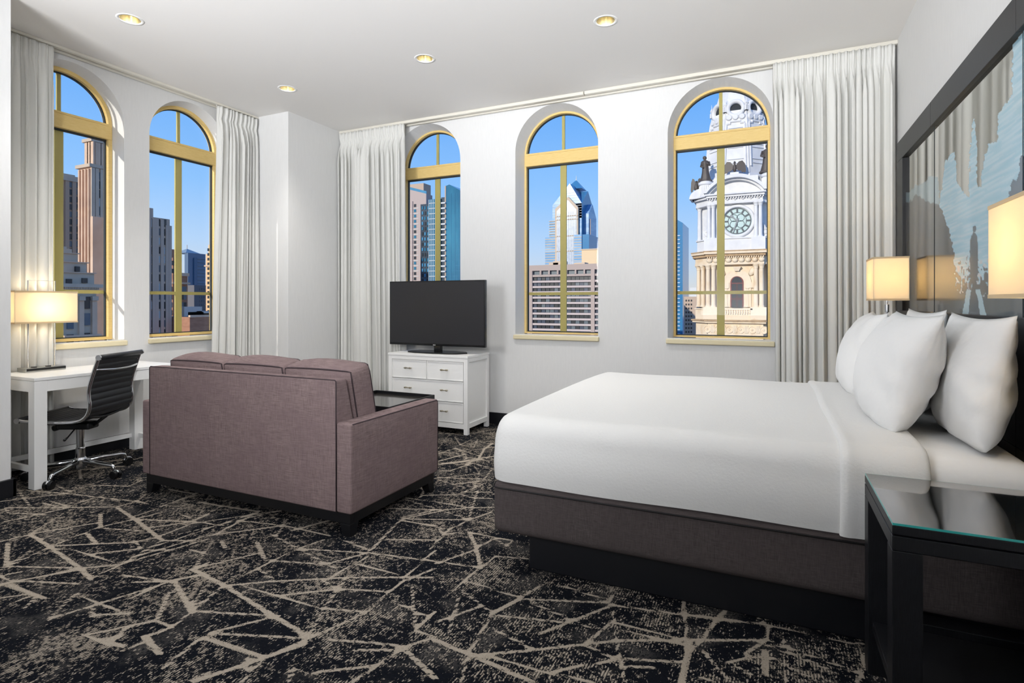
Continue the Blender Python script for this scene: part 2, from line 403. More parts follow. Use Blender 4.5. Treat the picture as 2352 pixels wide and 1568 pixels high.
# ---------------------------------------------------------------- ceiling with openings for the downlights
DL = [(-4.13, 2.47), (-4.13, 3.895), (-2.59, 3.89), (-1.07, 3.91)]
def make_ceiling():
    mb = MB(); h = .12; R = .066
    xs = sorted({XA-.05, XH+.05, *[round(c[0]+s*h, 4) for c in DL for s in (-1, 1)]})
    ys = sorted({YR, YB+.05, *[round(c[1]+s*h, 4) for c in DL for s in (-1, 1)]})
    def inside(cx, cy):
        for c in DL:
            if abs(c[0]-cx) < h and abs(c[1]-cy) < h: return c
    # one hole per light: full cells first, cells around each light cut separately
    done = set()
    for x0, x1 in zip(xs, xs[1:]):
        for y0, y1 in zip(ys, ys[1:]):
            c = inside((x0+x1)/2, (y0+y1)/2)
            if c is None:
                mb.add([(x0,y0,ZC),(x0,y1,ZC),(x1,y1,ZC),(x1,y0,ZC)], [(0,1,2,3)])
            elif c not in done:
                done.add(c); N = 32; vs = []; fs = []
                for k in range(N):
                    q = 2*PI*k/N; co, si = math.cos(q), math.sin(q); s = h/max(abs(co), abs(si))
                    vs += [(c[0]+R*co, c[1]+R*si, ZC), (c[0]+s*co, c[1]+s*si, ZC)]
                for k in range(N):
                    j = (k+1) % N; fs.append((2*k, 2*k+1, 2*j+1, 2*j))
                mb.add(vs, fs)
    o = mb.build('ceiling', m_ceil, fix=False); tag(o, kind='structure')
make_ceiling()
for i, (x, y) in enumerate(DL):
    t = empty('recessed_downlight', (x, y, ZC), label='round recessed ceiling downlight with gold reflector, '+['closest to the left edge', 'nearest the corner pillar', 'above the television', 'above the foot of the bed'][i], cat='downlight', group='recessed downlights in the ceiling')
    MB().lathe([(.066, 0), (.066, -.002), (.084, -.003), (.086, 0)], n=36, cap=False).build('trim_ring', m_white, t, smooth=True)
    pr = [(.0655, 0), (.0655, .012), (.060, .05), (.052, .10), (.040, .14), (.02, .15), (.0005, .15)]
    MB().lathe(pr, n=36, cap=False).build('reflector', m_gold, t, smooth=True)
    MB().lathe([(.0005, .085), (.018, .09), (.026, .11), (.024, .13), (.014, .149)], n=20).build('bulb', m_white, t, smooth=True)
    d = bpy.data.lights.new('bulb_light', 'SPOT'); d.energy = 110; d.spot_size = math.radians(100); d.spot_blend = 1.0; d.shadow_soft_size = .05; d.color = (1.0, .95, .88)  # spot added to brighten the surfaces below; the downlights themselves are unlit
    lo_ = link(bpy.data.objects.new('bulb_light', d), t); lo_.location = (0, 0, .07)

# ---------------------------------------------------------------- walls with arched openings
ZS, ZSP = .945, 2.815      # sill top, spring line
INS = .025
def fB(a, z, d): return (a, YB+d, z)
def fA(a, z, d): return (XA-d, a, z)
NARC = 28
def outline(c, hw, zb, n=NARC):
    P = [(c-hw, zb), (c-hw, ZSP)]
    P += [(c-hw*math.cos(PI*k/n), ZSP+hw*math.sin(PI*k/n)) for k in range(1, n)]
    return P+[(c+hw, ZSP), (c+hw, zb)]
def wall_with_windows(name, f, a0, a1, wins, DREV):
    DOUT = DREV+.075
    mb = MB(); cuts = [a0]
    for c, hw in wins: cuts += [c-hw, c+hw]
    cuts.append(a1)
    def quad(p, q, z0, z1): mb.add([f(p, z0, 0), f(q, z0, 0), f(q, z1, 0), f(p, z1, 0)], [(0,1,2,3)])
    for i in range(0, len(cuts), 2): quad(cuts[i], cuts[i+1], 0, ZC+.02)
    for c, hw in wins:
        quad(c-hw, c+hw, 0, ZS)
        O = outline(c, hw, ZS)[1:-1]
        for p, q in zip(O, O[1:]):
            mb.add([f(p[0], p[1], 0), f(q[0], q[1], 0), f(q[0], ZC+.02, 0), f(p[0], ZC+.02, 0)], [(0,1,2,3)])
        A = outline(c, hw, ZS-.05); B = outline(c, hw-INS, ZS-.05); C = outline(c, hw-INS, ZS-.05)
        for k in range(len(A)-1):
            mb.add([f(*A[k], 0), f(*A[k+1], 0), f(*B[k+1], DREV), f(*B[k], DREV)], [(0,1,2,3)])
            mb.add([f(*B[k], DREV), f(*B[k+1], DREV), f(*C[k+1], DOUT), f(*C[k], DOUT)], [(0,1,2,3)])
        mb.add([f(c-hw, ZS-.05, 0), f(c+hw, ZS-.05, 0), f(c+hw, ZS-.05, DOUT), f(c-hw, ZS-.05, DOUT)], [(0,1,2,3)])
    o = mb.build(name, m_wall, fix=False); tag(o, kind='structure'); return o
WB = [(-3.479, .4385), (-1.949, .4385), (-.4165, .4385)]
WA = [(2.625, .405), (3.655, .405)]
wall_with_windows('wall_back', fB, PX-.02, XH+.02, WB, .18)
wall_with_windows('wall_left', fA, YN-.02, PY+.02, WA, .13)
def wallobj(name, quads, m=m_wall):
    mb = MB()
    for q in quads: mb.add(q, [(0,1,2,3)])
    return tag(mb.build(name, m, fix=False), kind='structure')
wallobj('wall_corner', [[(XA,PY,0),(PX,PY,0),(PX,PY,ZC),(XA,PY,ZC)], [(PX,PY,0),(PX,YB,0),(PX,YB,ZC),(PX,PY,ZC)]])
wallobj('wall_right', [[(XH,YR,0),(XH,YB,0),(XH,YB,ZC),(XH,YR,ZC)]])
wallobj('wall_near', [[(XN,YR,0),(XN,YN,0),(XN,YN,ZC),(XN,YR,ZC)], [(XN,YN,0),(XA,YN,0),(XA,YN,ZC),(XN,YN,ZC)]])
wallobj('wall_front', [[(XN,YR,0),(XH,YR,0),(XH,YR,ZC),(XN,YR,ZC)]])
def bboard(name, boxes):
    mb = MB()
    for b in boxes: mb.box(*b)
    tag(mb.build(name, m_base, bevel=.004), kind='structure')
bh = .118; bt = .016
bboard('baseboard_back', [(PX, XH, YB-bt, YB, 0, bh)])
bboard('baseboard_left', [(XA, XA+bt, YN, PY, 0, bh)])
bboard('baseboard_corner', [(XA, PX+bt, PY-bt, PY, 0, bh), (PX, PX+bt, PY-bt, YB, 0, bh)])
bboard('baseboard_near', [(XN, XN+.022, YR, YN+.022, 0, bh), (XA, XN+.022, YN, YN+.022, 0, bh)])
bboard('baseboard_right', [(XH-bt, XH, YR, YB, 0, bh)])

def make_window(n, f, c, hw, DREV):
    g = tag(empty('window_%d' % n, f(c, ZS, 0)), kind='structure')
    inv = Matrix.Translation(-Vector(f(c, ZS, 0)))
    def bld(mb, name, m, **k): mb.xform(inv); return mb.build(name, m, g, **k)
    h0 = hw-INS; w = .030 if n > 3 else .019
    def ring(O, I, d0, d1, mb):
        n_ = len(O)
        vs = [f(*p, d0) for p in O]+[f(*p, d0) for p in I]+[f(*p, d1) for p in O]+[f(*p, d1) for p in I]
        fs = []
        for k in range(n_):
            j = (k+1) % n_
            fs += [(k, j, n_+j, n_+k), (2*n_+k, 3*n_+k, 3*n_+j, 2*n_+j), (n_+k, n_+j, 3*n_+j, 3*n_+k), (k, 2*n_+k, 2*n_+j, j)]
        mb.add(vs, fs)
    zt0, zt1 = 2.70, 2.835     # transom
    fr = MB(); ring(outline(c, h0, ZS), outline(c, h0-w, ZS+w*.8), DREV, DREV+.075, fr)
    bld(fr, 'frame', m_frame, auto=35)
    gk = MB(); ring(outline(c, h0-w, ZS+w*.8), outline(c, h0-w-.008, ZS+w*.8+.008), DREV+.034, DREV+.06, gk)
    def bar(mb, a0, a1, z0, z1, d0, d1):
        P = [f(a0,z0,d0), f(a1,z0,d0), f(a1,z1,d0), f(a0,z1,d0), f(a0,z0,d1), f(a1,z0,d1), f(a1,z1,d1), f(a0,z1,d1)]
        mb.add(P, [(0,1,2,3),(4,7,6,5),(0,4,5,1),(1,5,6,2),(2,6,7,3),(3,7,4,0)])
    bar(gk, c-h0+w, c+h0-w, zt0-.014, zt0, DREV+.03, DREV+.06)
    bld(gk, 'gasket', m_gasket)
    tr = MB(); bar(tr, c-h0+.004, c+h0-.004, zt0, zt1-.022, DREV-.008, DREV+.075); bar(tr, c-h0+.004, c+h0-.004, zt1-.02, zt1, DREV-.002, DREV+.075)
    bld(tr, 'transom', m_frame, bevel=.003)
    lo = outline(c, h0-w, 0)
    pn = MB(); pl = [(c-h0+w, ZS+.02), (c+h0-w, ZS+.02), (c+h0-w, zt0), (c-h0+w, zt0)]
    pn.prism(pl, lambda a, z, d: f(a, z, d), DREV+.046, DREV+.05)
    bld(pn, 'pane', m_glass)
    R = h0-w; up = [(c-R*math.cos(PI*k/24), ZSP+R*math.sin(PI*k/24)) for k in range(25)]
    pn = MB(); pn.prism(up, lambda a, z, d: f(a, z, d), DREV+.046, DREV+.05); bld(pn, 'pane', m_glass)
    for (a0, a1, z0, z1) in ((-.033, .033, ZS+.02, zt0), (-.015, .015, zt1-.01, ZSP+h0-.02)):
        mt = MB(); bar(mt, c+a0, c+a1, z0, z1, DREV+.056, DREV+.072); bld(mt, 'muntin', m_muntin)
    mt = MB(); bar(mt, c-h0+w*.6, c+h0-w*.6, 1.345, 1.375, DREV+.055, DREV+.07); bld(mt, 'muntin', m_muntin)
    si = MB(); bar(si, c-hw-.012, c+hw+.012, ZS-.052, ZS-.008, -.035, DREV+.03); bld(si, 'sill', m_sill, bevel=.008)
for i, (c, hw) in enumerate(WB): make_window(i+1, fB, c, hw, .18)
for i, (c, hw) in enumerate(WA): make_window(i+4, fA, c, hw, .13)

# ---------------------------------------------------------------- curtain rails and curtains
RA, RB = XA+.085, YB-.105
t = empty('curtain_rail', (RA, 3.1, ZC), label='cream ceiling curtain track along the left window wall', cat='curtain rail')
MB().box(-.02, .02, YN-3.1, PY-3.1, -.022, 0).build('track', m_rail, t, bevel=.003)
MB().box(-.075, -.055, YN-3.1, PY-3.1, -.03, 0).build('back_track', m_rail, t, bevel=.003)
t = empty('curtain_rail', (-2, RB, ZC), label='cream ceiling curtain track over the three windows facing the clock tower', cat='curtain rail')
MB().box(PX+2, -1.62+2, -.02, .02, -.03, 0).build('track', m_rail, t, bevel=.003)
MB().box(-1.61+2, XH+2, -.02, .02, -.03, 0).build('track', m_rail, t, bevel=.003)
MB().box(PX+2, XH+2, .055, .08, -.035, 0).build('back_track', m_rail, t, bevel=.003)

def make_curtain(label, p0, p1, q0, q1, nrm, folds, seed, amp=.05):
    """top edge p0-p1, bottom edge q0-q1 (x,y), folds swell along nrm (into the room)"""
    rnd = random.Random(seed); n = folds*16; zt, zb = ZC-.034, .025
    # irregular fold positions, heights and lean
    ed = [0.0]
    for k in range(folds): ed.append(ed[-1]+rnd.uniform(.55, 1.5))
    ed = [e/ed[-1] for e in ed]
    A = [rnd.uniform(.55, 1.15) for _ in range(folds)]; sh = [rnd.uniform(-.25, .25) for _ in range(folds)]
    A2 = [rnd.uniform(.3, 1.1) for _ in range(folds)]; skew = [rnd.uniform(.32, .68) for _ in range(folds)]
    zs = [zt, zt-.03, zt-.06, zt-.09, zt-.12, zt-.15, zt-.19, zt-.25, zt-.34, zt-.48, zt-.7, zt-1.0, zt-1.4, zt-1.8, zt-2.2, zt-2.6, zt-2.9, zb]
    mb = MB(); vs = []
    for z in zs:
        t = (zt-z)/(zt-zb); hd = zt-z
        a = Vector((p0[0]+(q0[0]-p0[0])*t, p0[1]+(q0[1]-p0[1])*t, 0)); b = Vector((p1[0]+(q1[0]-p1[0])*t, p1[1]+(q1[1]-p1[1])*t, 0))
        for i in range(n+1):
            s = i/n; k = 0
            while k < folds-1 and s > ed[k+1]: k += 1
            w = (s-ed[k])/(ed[k+1]-ed[k])
            sk = skew[k]+sh[k]*t*.5
            ww = w/sk*.5 if w < sk else .5+(w-sk)/(1-sk)*.5
            full = math.sin(PI*ww)**1.0*(A[k]*(1-t)+A2[k]*t)
            pin = (.55+.45*abs(math.cos(2*PI*w)))*math.sin(PI*min(1, max(0, w)))**.5
            m_ = min(1, max(0, (hd-.10)/.25)); m_ = m_*m_*(3-2*m_)
            waist = math.exp(-((hd-.125)/.035)**2)
            d = amp*(pin*.55*(1-m_)+full*m_)*(1-.45*waist)
            d += amp*.10*math.sin(9*s+3*t+seed)*m_
            side = amp*.28*math.sin(2*PI*w)*m_*(1 if A[k] > .8 else -.4)
            p = a+(b-a)*s; dirv = (b-a).normalized()
            p = p+Vector(nrm)*d+dirv*side
            vs.append((p.x, p.y, z))
    N = n+1; fs = [(r*N+i, r*N+i+1, (r+1)*N+i+1, (r+1)*N+i) for r in range(len(zs)-1) for i in range(n)]
    mb.add(vs, fs)
    t = empty('curtain', ((p0[0]+p1[0])/2, (p0[1]+p1[1])/2, 0), label=label, cat='curtain', group='pinch pleated window curtains')
    mb.xform(Matrix.Translation(-t.location))
    o = mb.build('panel', m_curtain, t, smooth=True, fix=False)
    md = o.modifiers.new('thick', 'SOLIDIFY'); md.thickness = .004
    for k in range(0, folds+1, 2):
        s = ed[min(k, folds)]; p = Vector((p0[0]+(p1[0]-p0[0])*s, p0[1]+(p1[1]-p0[1])*s, ZC-.05))-t.location
        MB().tube([p, p+Vector((0,0,.034))], .003, 6).build('hook', m_white, t)
make_curtain('white pleated curtain behind the desk lamp', (RA, 1.97), (RA, 2.45), (RA-.03, 1.97), (RA-.03, 2.47), (1,0,0), 9, 1, .05)
make_curtain('white pleated curtain beside the corner pillar, left window wall', (RA, 3.87), (RA, 4.345), (RA, 3.80), (RA, 4.345), (1,0,0), 10, 2, .075)
make_curtain('white pleated curtain behind the television', (-4.595, RB), (-3.69, RB), (-4.585, RB), (-3.65, RB), (0,-1,0), 17, 3, .09)
make_curtain('wide white pleated curtain between clock tower window and headboard', (.02, RB), (.868, RB), (.045, RB), (.872, RB), (0,-1,0), 17, 4, .085)

# ---------------------------------------------------------------- bed
bed = empty('bed', (-.15, 3.315, 0), label='king size bed with dark cloth base on a black plinth', cat='bed')
def atb(mb, t): return mb.xform(Matrix.Translation(-t.location))
atb(MB().box(-1.047, .83, 2.46, 4.17, 0, .215), bed).build('plinth', m_base, bed, bevel=.006)
bs = atb(MB().rbox(-1.19, .846, 2.35, 4.28, .19, .432, .035, 3, (0, 0, .0), 6), bed).build('box_spring', m_skirt, bed, smooth=True)
pp = []
for x, y in ((.84, 2.343), (-1.15, 2.343), (-1.185, 2.352), (-1.197, 2.39), (-1.197, 4.24)): pp.append((x, y, .405))
atb(MB().tube(pp, .004, 6), bed).build('piping', M('bed_base_piping', (26, 24, 26), .8), bs, smooth=True)
atb(MB().rbox(-1.165, .847, 2.375, 4.255, .425, .722, .085, 5, (0, 0, .012), 8), bed).build('mattress', m_linen, bed, smooth=True)

def cover(mb, y0, y1, z0, z1, r, stations, crown=.015, wav=0.0, bulge=.012):
    """cloth over the mattress: stations are (x, inset)"""
    rows = []
    for x, d in stations:
        a, b, zt, rr = y0+d, y1-d, z1-d, max(.02, r)
        prof = []
        for k in range(8):
            t = k/8; prof.append((a-bulge*math.sin(PI*t), z0+(zt-rr-z0)*t))
        for k in range(9):
            q = PI/2*k/8; prof.append((a+rr*(1-math.cos(q)), zt-rr+rr*math.sin(q)))
        for k in range(1, 24):
            t = k/24; prof.append((a+rr+(b-a-2*rr)*t, zt+crown*math.sin(PI*t)))
        for k in range(9):
            q = PI/2*(1-k/8); prof.append((b-rr*(1-math.cos(q)), zt-rr+rr*math.sin(q)))
        for k in range(1, 9):
            t = 1-k/8; prof.append((b+bulge*math.sin(PI*t), z0+(zt-rr-z0)*t))
        rows.append([(x+wav*math.sin(5*p[0]+2*p[1]), p[0], p[1]+.003*math.sin(7*x+4*p[0])) for p in prof])
    n = len(rows[0]); vs = [p for r_ in rows for p in r_]
    fs = [(i*n+k, i*n+k+1, (i+1)*n+k+1, (i+1)*n+k) for i in range(len(rows)-1) for k in range(n-1)]
    fs += [tuple(range(n)), tuple(range(len(rows)*n-1, (len(rows)-1)*n-1, -1))]
    mb.add(vs, fs); return mb
blk = empty('coverlet', (-.3, 3.315, .74), label='textured white coverlet spread over the mattress, folded back before the pillows', cat='coverlet')
R_ = .10; st = [(-1.205+R_*(1-math.cos(PI/2*k/8)), R_*.75*(1-math.sin(PI/2*k/8))) for k in range(9)]
st += [(-1.1+1.57*k/22, 0) for k in range(1, 23)]
def feather(o):
    for p in o.data.polygons: p.use_smooth = True
o = atb(cover(MB(), 2.352, 4.278, .43, .738, .10, st), blk).build('spread', m_cover, blk, smooth=True)
st = [(.228, .0), (.230, -.008), (.240, -.014), (.256, -.016), (.275, -.012), (.30, -.010), (.36, -.010), (.42, -.010), (.48, -.010), (.494, -.007), (.5, -.001)]
atb(cover(MB(), 2.352, 4.278, .425, .738, .10, st, wav=.006), blk).build('fold', m_cover, blk, smooth=True)

def pillow_mesh(w, h, T, seed):
    rnd = random.Random(seed); n, m = 30, 24; mb = MB(); vs = []; fs = []
    ph = [rnd.uniform(0, 6.28) for _ in range(6)]
    for side in (1, -1):
        for j in range(m+1):
            for i in range(n+1):
                u, v = -1+2*i/n, -1+2*j/m
                lo = min(1, max(0, (-v-.35)/.65))           # the lower edge is pressed round by its weight
                ex = (1-.075*(1-v**2)*abs(u)**3)*(1-.16*lo**2*abs(u)**2); ey = 1-(.085 if v > 0 else -.02)*(1-u**2)*abs(v)**3
                x = u*w/2*ex; y = v*h/2*ey*(1-.05*lo*abs(u)**4)
                t = max(0, (1-u*u))**.52*max(0, (1-v*v))**.55
                t *= 1+.10*(-v)+.03*math.sin(3*u+2*v+ph[0])
                cr = .011*math.sin(12*(u*.7+v)+ph[1]+2*u*v)*abs(u)**2*(1-abs(v))+.009*math.sin(11*(u-v*.6)+ph[2]+1.5*v*v)*abs(v)**1.5*(1-.5*abs(u))+.006*math.sin(5*u+4*v+ph[3])
                vs.append((x, y, side*(T/2*t)+cr*t**.3*(1 if side > 0 else -1)))
    K = (n+1)*(m+1)
    for s in (0, 1):
        for j in range(m):
            for i in range(n):
                a = s*K+j*(n+1)+i; q = (a, a+1, a+n+2, a+n+1); fs.append(q if s == 0 else q[::-1])
    mb.add(vs, fs)
    me = mb.mesh('pillow', m_linen, True)
    b = bmesh.new(); b.from_mesh(me); bmesh.ops.remove_doubles(b, verts=b.verts, dist=.0008); bmesh.ops.recalc_face_normals(b, faces=b.faces)
    b.to_mesh(me); b.free(); me.polygons.foreach_set('use_smooth', [True]*len(me.polygons)); return me
def pillow(label, yc, xb, xt, w, h, T, yaw, seed, zb=.735):
    """stands on its long edge, facing the foot of the bed, leaning back from xb (bottom) to xt (top)"""
    t = empty('pillow', ((xb+xt)/2, yc, zb), label=label, cat='pillow', group='white bed pillows')
    lean = math.atan2(xt-xb, h)
    wv = Vector((-math.sin(yaw), -math.cos(yaw), 0)); up = Vector((math.sin(lean)*math.cos(yaw), -math.sin(lean)*math.sin(yaw), math.cos(lean)))
    nv = wv.cross(up)
    Mx = Matrix((( wv.x, up.x, nv.x, 0), (wv.y, up.y, nv.y, 0), (wv.z, up.z, nv.z, 0), (0,0,0,1)))
    o = link(bpy.data.objects.new('case', pillow_mesh(w, h, T, seed)), t)
    o.matrix_local = Matrix.Translation((0, 0, h/2*math.cos(lean)-.005)) @ Mx
    # seam along both short edges
    for sgn in (1, -1):
        P = [(sgn*w/2*(1-.075*(1-v*v))*(1-.16*min(1, max(0, (-v-.35)/.65))**2), v*h/2*(1-.05*min(1, max(0, (-v-.35)/.65))), 0) for v in [-.98+1.96*k/14 for k in range(15)]]
        q = MB().tube(P, .0022, 5).build('seam', m_linen, t, smooth=True); q.matrix_local = o.matrix_local.copy()
    return t
pillow('white pillow standing in front, nearest the glass topped nightstand', 3.04, .435, .60, .92, .52, .27, 0.0, 11)
pillow('white pillow standing in front, on the window side of the bed', 3.98, .43, .60, .80, .51, .25, .05, 12)
pillow('white pillow leaning on headboard behind the front near pillow', 2.80, .685, .755, .76, .50, .20, .0, 13)
pillow('white pillow leaning on headboard, mostly hidden on the window side', 3.63, .675, .75, .80, .51, .18, .0, 14)

# ---------------------------------------------------------------- headboard with printed panel
XF = .850
hb = empty('headboard', (XH-.01, 3.3, 0), label='tall black wood headboard framing a glossy city print', cat='headboard')
y0h, y1h, z0h, z1h = 1.72, 4.955, .25, 2.443
yi0, yi1, zi0, zi1 = 1.90, 4.775, 1.212, 2.300
s1, s2 = 4.005, 2.745
def hbp(name, a, b, c, d, x0=XF, m=m_black, **k):
    return atb(MB().box(x0, XH-.004, a, b, c, d), hb).build(name, m, hb, bevel=.002, **k)
for a, b in ((y0h, s2-.0015), (s2+.0015, s1-.0015), (s1+.0015, y1h)):
    hbp('board', a, b, zi1, z1h)
    hbp('board', a, b, .72, zi0)
    hbp('board', a, b, z0h, .717)
hbp('board', yi1, y1h, zi0+.0015, zi1-.0015); hbp('board', y0h, yi0, zi0+.0015, zi1-.0015)

def print_mat():
    m = bpy.data.materials.new('city_print'); m.use_nodes = True; t = NT(m); b = t.n['Principled BSDF']
    c = t.new('ShaderNodeAttribute', attribute_name='c'); k = t.new('ShaderNodeAttribute', attribute_name='m')
    t.l.new(c.outputs['Color'], b.inputs['Base Color']); t.l.new(k.outputs['Fac'], b.inputs['Metallic'])
    t.l.new(t.math('SUBTRACT', .16, t.math('MULTIPLY', k.outputs['Fac'], .12)), b.inputs['Roughness'])
    b.inputs['Coat Weight'].default_value = .35; b.inputs['Coat Roughness'].default_value = .05
    return m
def city_print():
    XP = .872
    ys = np.linspace(yi0, yi1, 360); zs = np.linspace(zi0, zi1, 190)
    Y, Z = np.meshgrid(ys, zs, indexing='ij')
    d = XP*FX+Y*FY; s = XP*RX+Y*RY
    U = (U0+FPX*s/d-1990)*2.613; V = (V0-FPX*(Z-H)/d-140)*2.613
    rng = np.random.default_rng(5)
    def noise(a, b):
        g = rng.random((a, b)); yi = np.linspace(0, a-1.001, Y.shape[0]); zi = np.linspace(0, b-1.001, Y.shape[1])
        i = yi.astype(int)[:, None]; j = zi.astype(int)[None, :]; fy = (yi-yi.astype(int))[:, None]; fz = (zi-zi.astype(int))[None, :]
        return (g[i, j]*(1-fy)+g[i+1, j]*fy)*(1-fz)+(g[i, j+1]*(1-fy)+g[i+1, j+1]*fy)*fz
    n1, n2, n3 = noise(60, 60), noise(150, 90), noise(24, 140)
    Uj = U+(n2-.5)*16; Vj = V+(n1-.5)*26
    def poly(P, u=Uj, v=Vj):
        r = np.zeros(u.shape, bool); j = len(P)-1
        for i in range(len(P)):
            (x0, y0), (x1, y1) = P[i], P[j]
            c_ = ((y0 > v) != (y1 > v)) & (u < (x1-x0)*(v-y0)/((y1-y0) if abs(y1-y0) > 1e-9 else 1e-9)+x0); r ^= c_; j = i
        return r
    C = np.zeros(Y.shape+(3,)); MK = np.ones(Y.shape)
    def L3(c): return np.array(lin(c)[:3])
    C[:] = L3((176, 176, 170))
    blue = L3((150, 194, 214)); pale = L3((176, 208, 222))
    sk = np.array([(-200, 720), (260, 790), (300, 740), (330, 745), (380, 690), (430, 700), (437, 860), (455, 760), (470, 620), (500, 560), (530, 545), (548, 740), (570, 760), (595, 800), (615, 815), (622, 520), (640, 350), (648, 330), (660, 460),
        (665, 760), (685, 755), (700, 610), (735, 500), (785, 480), (788, 320), (820, 270), (872, 210), (880, -100), (1500, -900), (4000, -4000)], float)
    top = np.interp(Uj, sk[:, 0], sk[:, 1])
    bl = V+(n1-.5)*14 > top
    stripe = (np.sin(Z*2*PI/.021)*.5+.5)*(n3 > .5)
    cb = blue[None, None]+(pale-blue)[None, None]*(n3*.8+stripe*.5)[..., None]
    C[bl] = cb[bl]; MK[bl] = .0
    lp = bl & (U < 437); C[lp] = (cb*.55+L3((150, 155, 152))*.45)[lp]; MK[lp] = .55
    grd = np.clip((V-1120)/330, 0, 1)   # pale ground mist and foliage rising from the bottom
    gm = bl & (n2*.75+n1*.35 < grd*1.05)
    C[gm] = L3((92, 98, 102)); 
    gl = bl & (grd > .2) & (n1 > .66) & (V < 1420); C[gl] = L3((188, 198, 204))
    dk = poly([(-400, 1700), (-400, 820), (255, 850), (300, 800), (340, 830), (380, 850), (440, 870), (470, 930), (500, 1040), (525, 1150), (530, 1300), (545, 1700)])
    C[dk] = (L3((66, 68, 70))+(n1[..., None]-.5)*.012)[dk]; MK[dk] = 0
    rt = poly([(850, 830), (865, 740), (880, 715), (905, 720), (915, 660), (930, 580), (1000, 520), (1250, 430), (1700, 300), (4000, 100), (4000, 3000), (785, 1700), (790, 1300), (800, 1110), (830, 950)])
    C[rt] = L3((70, 92, 112)); MK[rt] = 0
    bt = (V > 1330+(n2-.5)*260) & bl & ~dk; C[bt] = (L3((74, 82, 88))+(n1[..., None]-.5)*.02)[bt]; MK[bt] = 0
    for P in ([(575, 1525), (602, 1370), (628, 1370), (614, 1530)], [(652, 1370), (682, 1368), (724, 1535), (686, 1530)]):
        q = poly(P, U+(n2-.5)*5, V); C[q] = L3((176, 204, 214))
    fig = poly([(640, 1030), (655, 1030), (664, 1050), (670, 1120), (671, 1180), (668, 1280), (660, 1310), (654, 1380), (672, 1440), (682, 1600), (606, 1600), (618, 1440), (636, 1380), (634, 1310), (624, 1280), (620, 1180), (622, 1100), (628, 1050)], U+(n2-.5)*4, V)
    fig |= ((U-648)/11)**2+((V-1008)/20)**2 < 1
    C[fig] = L3((72, 86, 98)); MK[fig] = 0
    n, k = Y.shape
    vs = [(XP, float(a), float(b)) for a, b in zip(Y.ravel(), Z.ravel())]
    fs = [(i*k+j, i*k+j+1, (i+1)*k+j+1, (i+1)*k+j) for i in range(n-1) for j in range(k-1)]
    vs = [(x-hb.location.x, y-hb.location.y, z) for x, y, z in vs]
    me = bpy.data.meshes.new('print'); me.from_pydata(vs, [], fs); me.materials.append(print_mat())
    a = me.attributes.new('c', 'FLOAT_COLOR', 'POINT')
    a.data.foreach_set('color', np.concatenate([C.reshape(-1, 3), np.ones((n*k, 1))], 1).astype(np.float32).ravel())
    a = me.attributes.new('m', 'FLOAT', 'POINT'); a.data.foreach_set('value', MK.ravel().astype(np.float32))
    me.update(); o = link(bpy.data.objects.new('print', me), hb)
    o['label'] = 'glossy print of pale blue towers, dark trees and a standing figure'
    for s in (s1+.01, s2): atb(MB().box(XP-.002, XP+.001, s-.0015, s+.0015, zi0, zi1), hb).build('joint', m_gasket, hb)
city_print()

# ---------------------------------------------------------------- bedside lamps on swing arms
def shade_box(parent, x0, x1, y0, y1, z0, z1, m):
    mb = MB(); t_ = .002
    for a in ((x0, x0+t_, y0, y1), (x1-t_, x1, y0, y1), (x0+t_, x1-t_, y0, y0+t_), (x0+t_, x1-t_, y1-t_, y1)): mb.box(*a, z0, z1)
    s = mb.build('shade', m, parent)
    for zz in ((z0, z0+.012), (z1-.012, z1)):
        h = MB()
        for a in ((x0-.0015, x0+.0005, y0-.0015, y1+.0015), (x1-.0005, x1+.0015, y0-.0015, y1+.0015), (x0, x1, y0-.0015, y0+.0005), (x0, x1, y1-.0005, y1+.0015)): h.box(*a, *zz)
        h.build('hem', m_hem, s)
    return s
def point(name, parent, loc, power, col, r=.03):
    d = bpy.data.lights.new(name, 'POINT'); d.energy = power; d.color = col; d.shadow_soft_size = r
    o = link(bpy.data.objects.new(name, d), parent); o.location = loc
def bedlamp(label, yc, sgn):
    t = empty('bedside_lamp', (.723, yc, 1.10), label=label, cat='lamp', group='bedside wall lamps with box shades')
    shade_box(t, -.10, .10, -.15, .15, .182, .472, m_shade)
    MB().lathe([(.006, 0), (.006, .10), (.013, .102), (.013, .155), (.006, .157), (.006, .20)], n=16).build('stem', m_chrome, t, smooth=False)
    MB().tube([(0, 0, .02), (.10, 0, .02)], .006, 10).build('arm', m_chrome, t, smooth=True)
    MB().rbox(.10, .1265, -.03, .03, -.05, .07, .004).build('wall_plate', m_chrome, t, smooth=True)
    rx_ = -.055 if sgn > 0 else .02
    ring = [(rx_+.028*math.cos(q), -.02, .045+.028*math.sin(q)) for q in [PI*k/16 for k in range(17)]]
    MB().tube([(rx_+.028, -.02, .0)]+ring+[(rx_-.028, -.02, .0)], .0035, 8).build('switch_ring', M('brass', (206, 178, 112), .2, 1.0), t, smooth=True)
    MB().lathe([(.012, .19), (.026, .23), (.03, .26), (.022, .29), (.004, .305)], n=14).build('bulb', m_white, t, smooth=True)
    for a in ((-.10, .10, 0, 0), (0, 0, -.15, .15)):
        MB().tube([(a[0], a[2], .19), (a[1], a[3], .19)], .0015, 6).build('spider', m_chrome, t)
    point('bulb_light', t, (0, 0, .34), 2.8, (1.0, .75, .42))
bedlamp('warm lit box shade lamp at headboard beside the wide curtain', 4.55, 1)
bedlamp('large warm lit box shade lamp cut by the right edge', 2.08, -1)

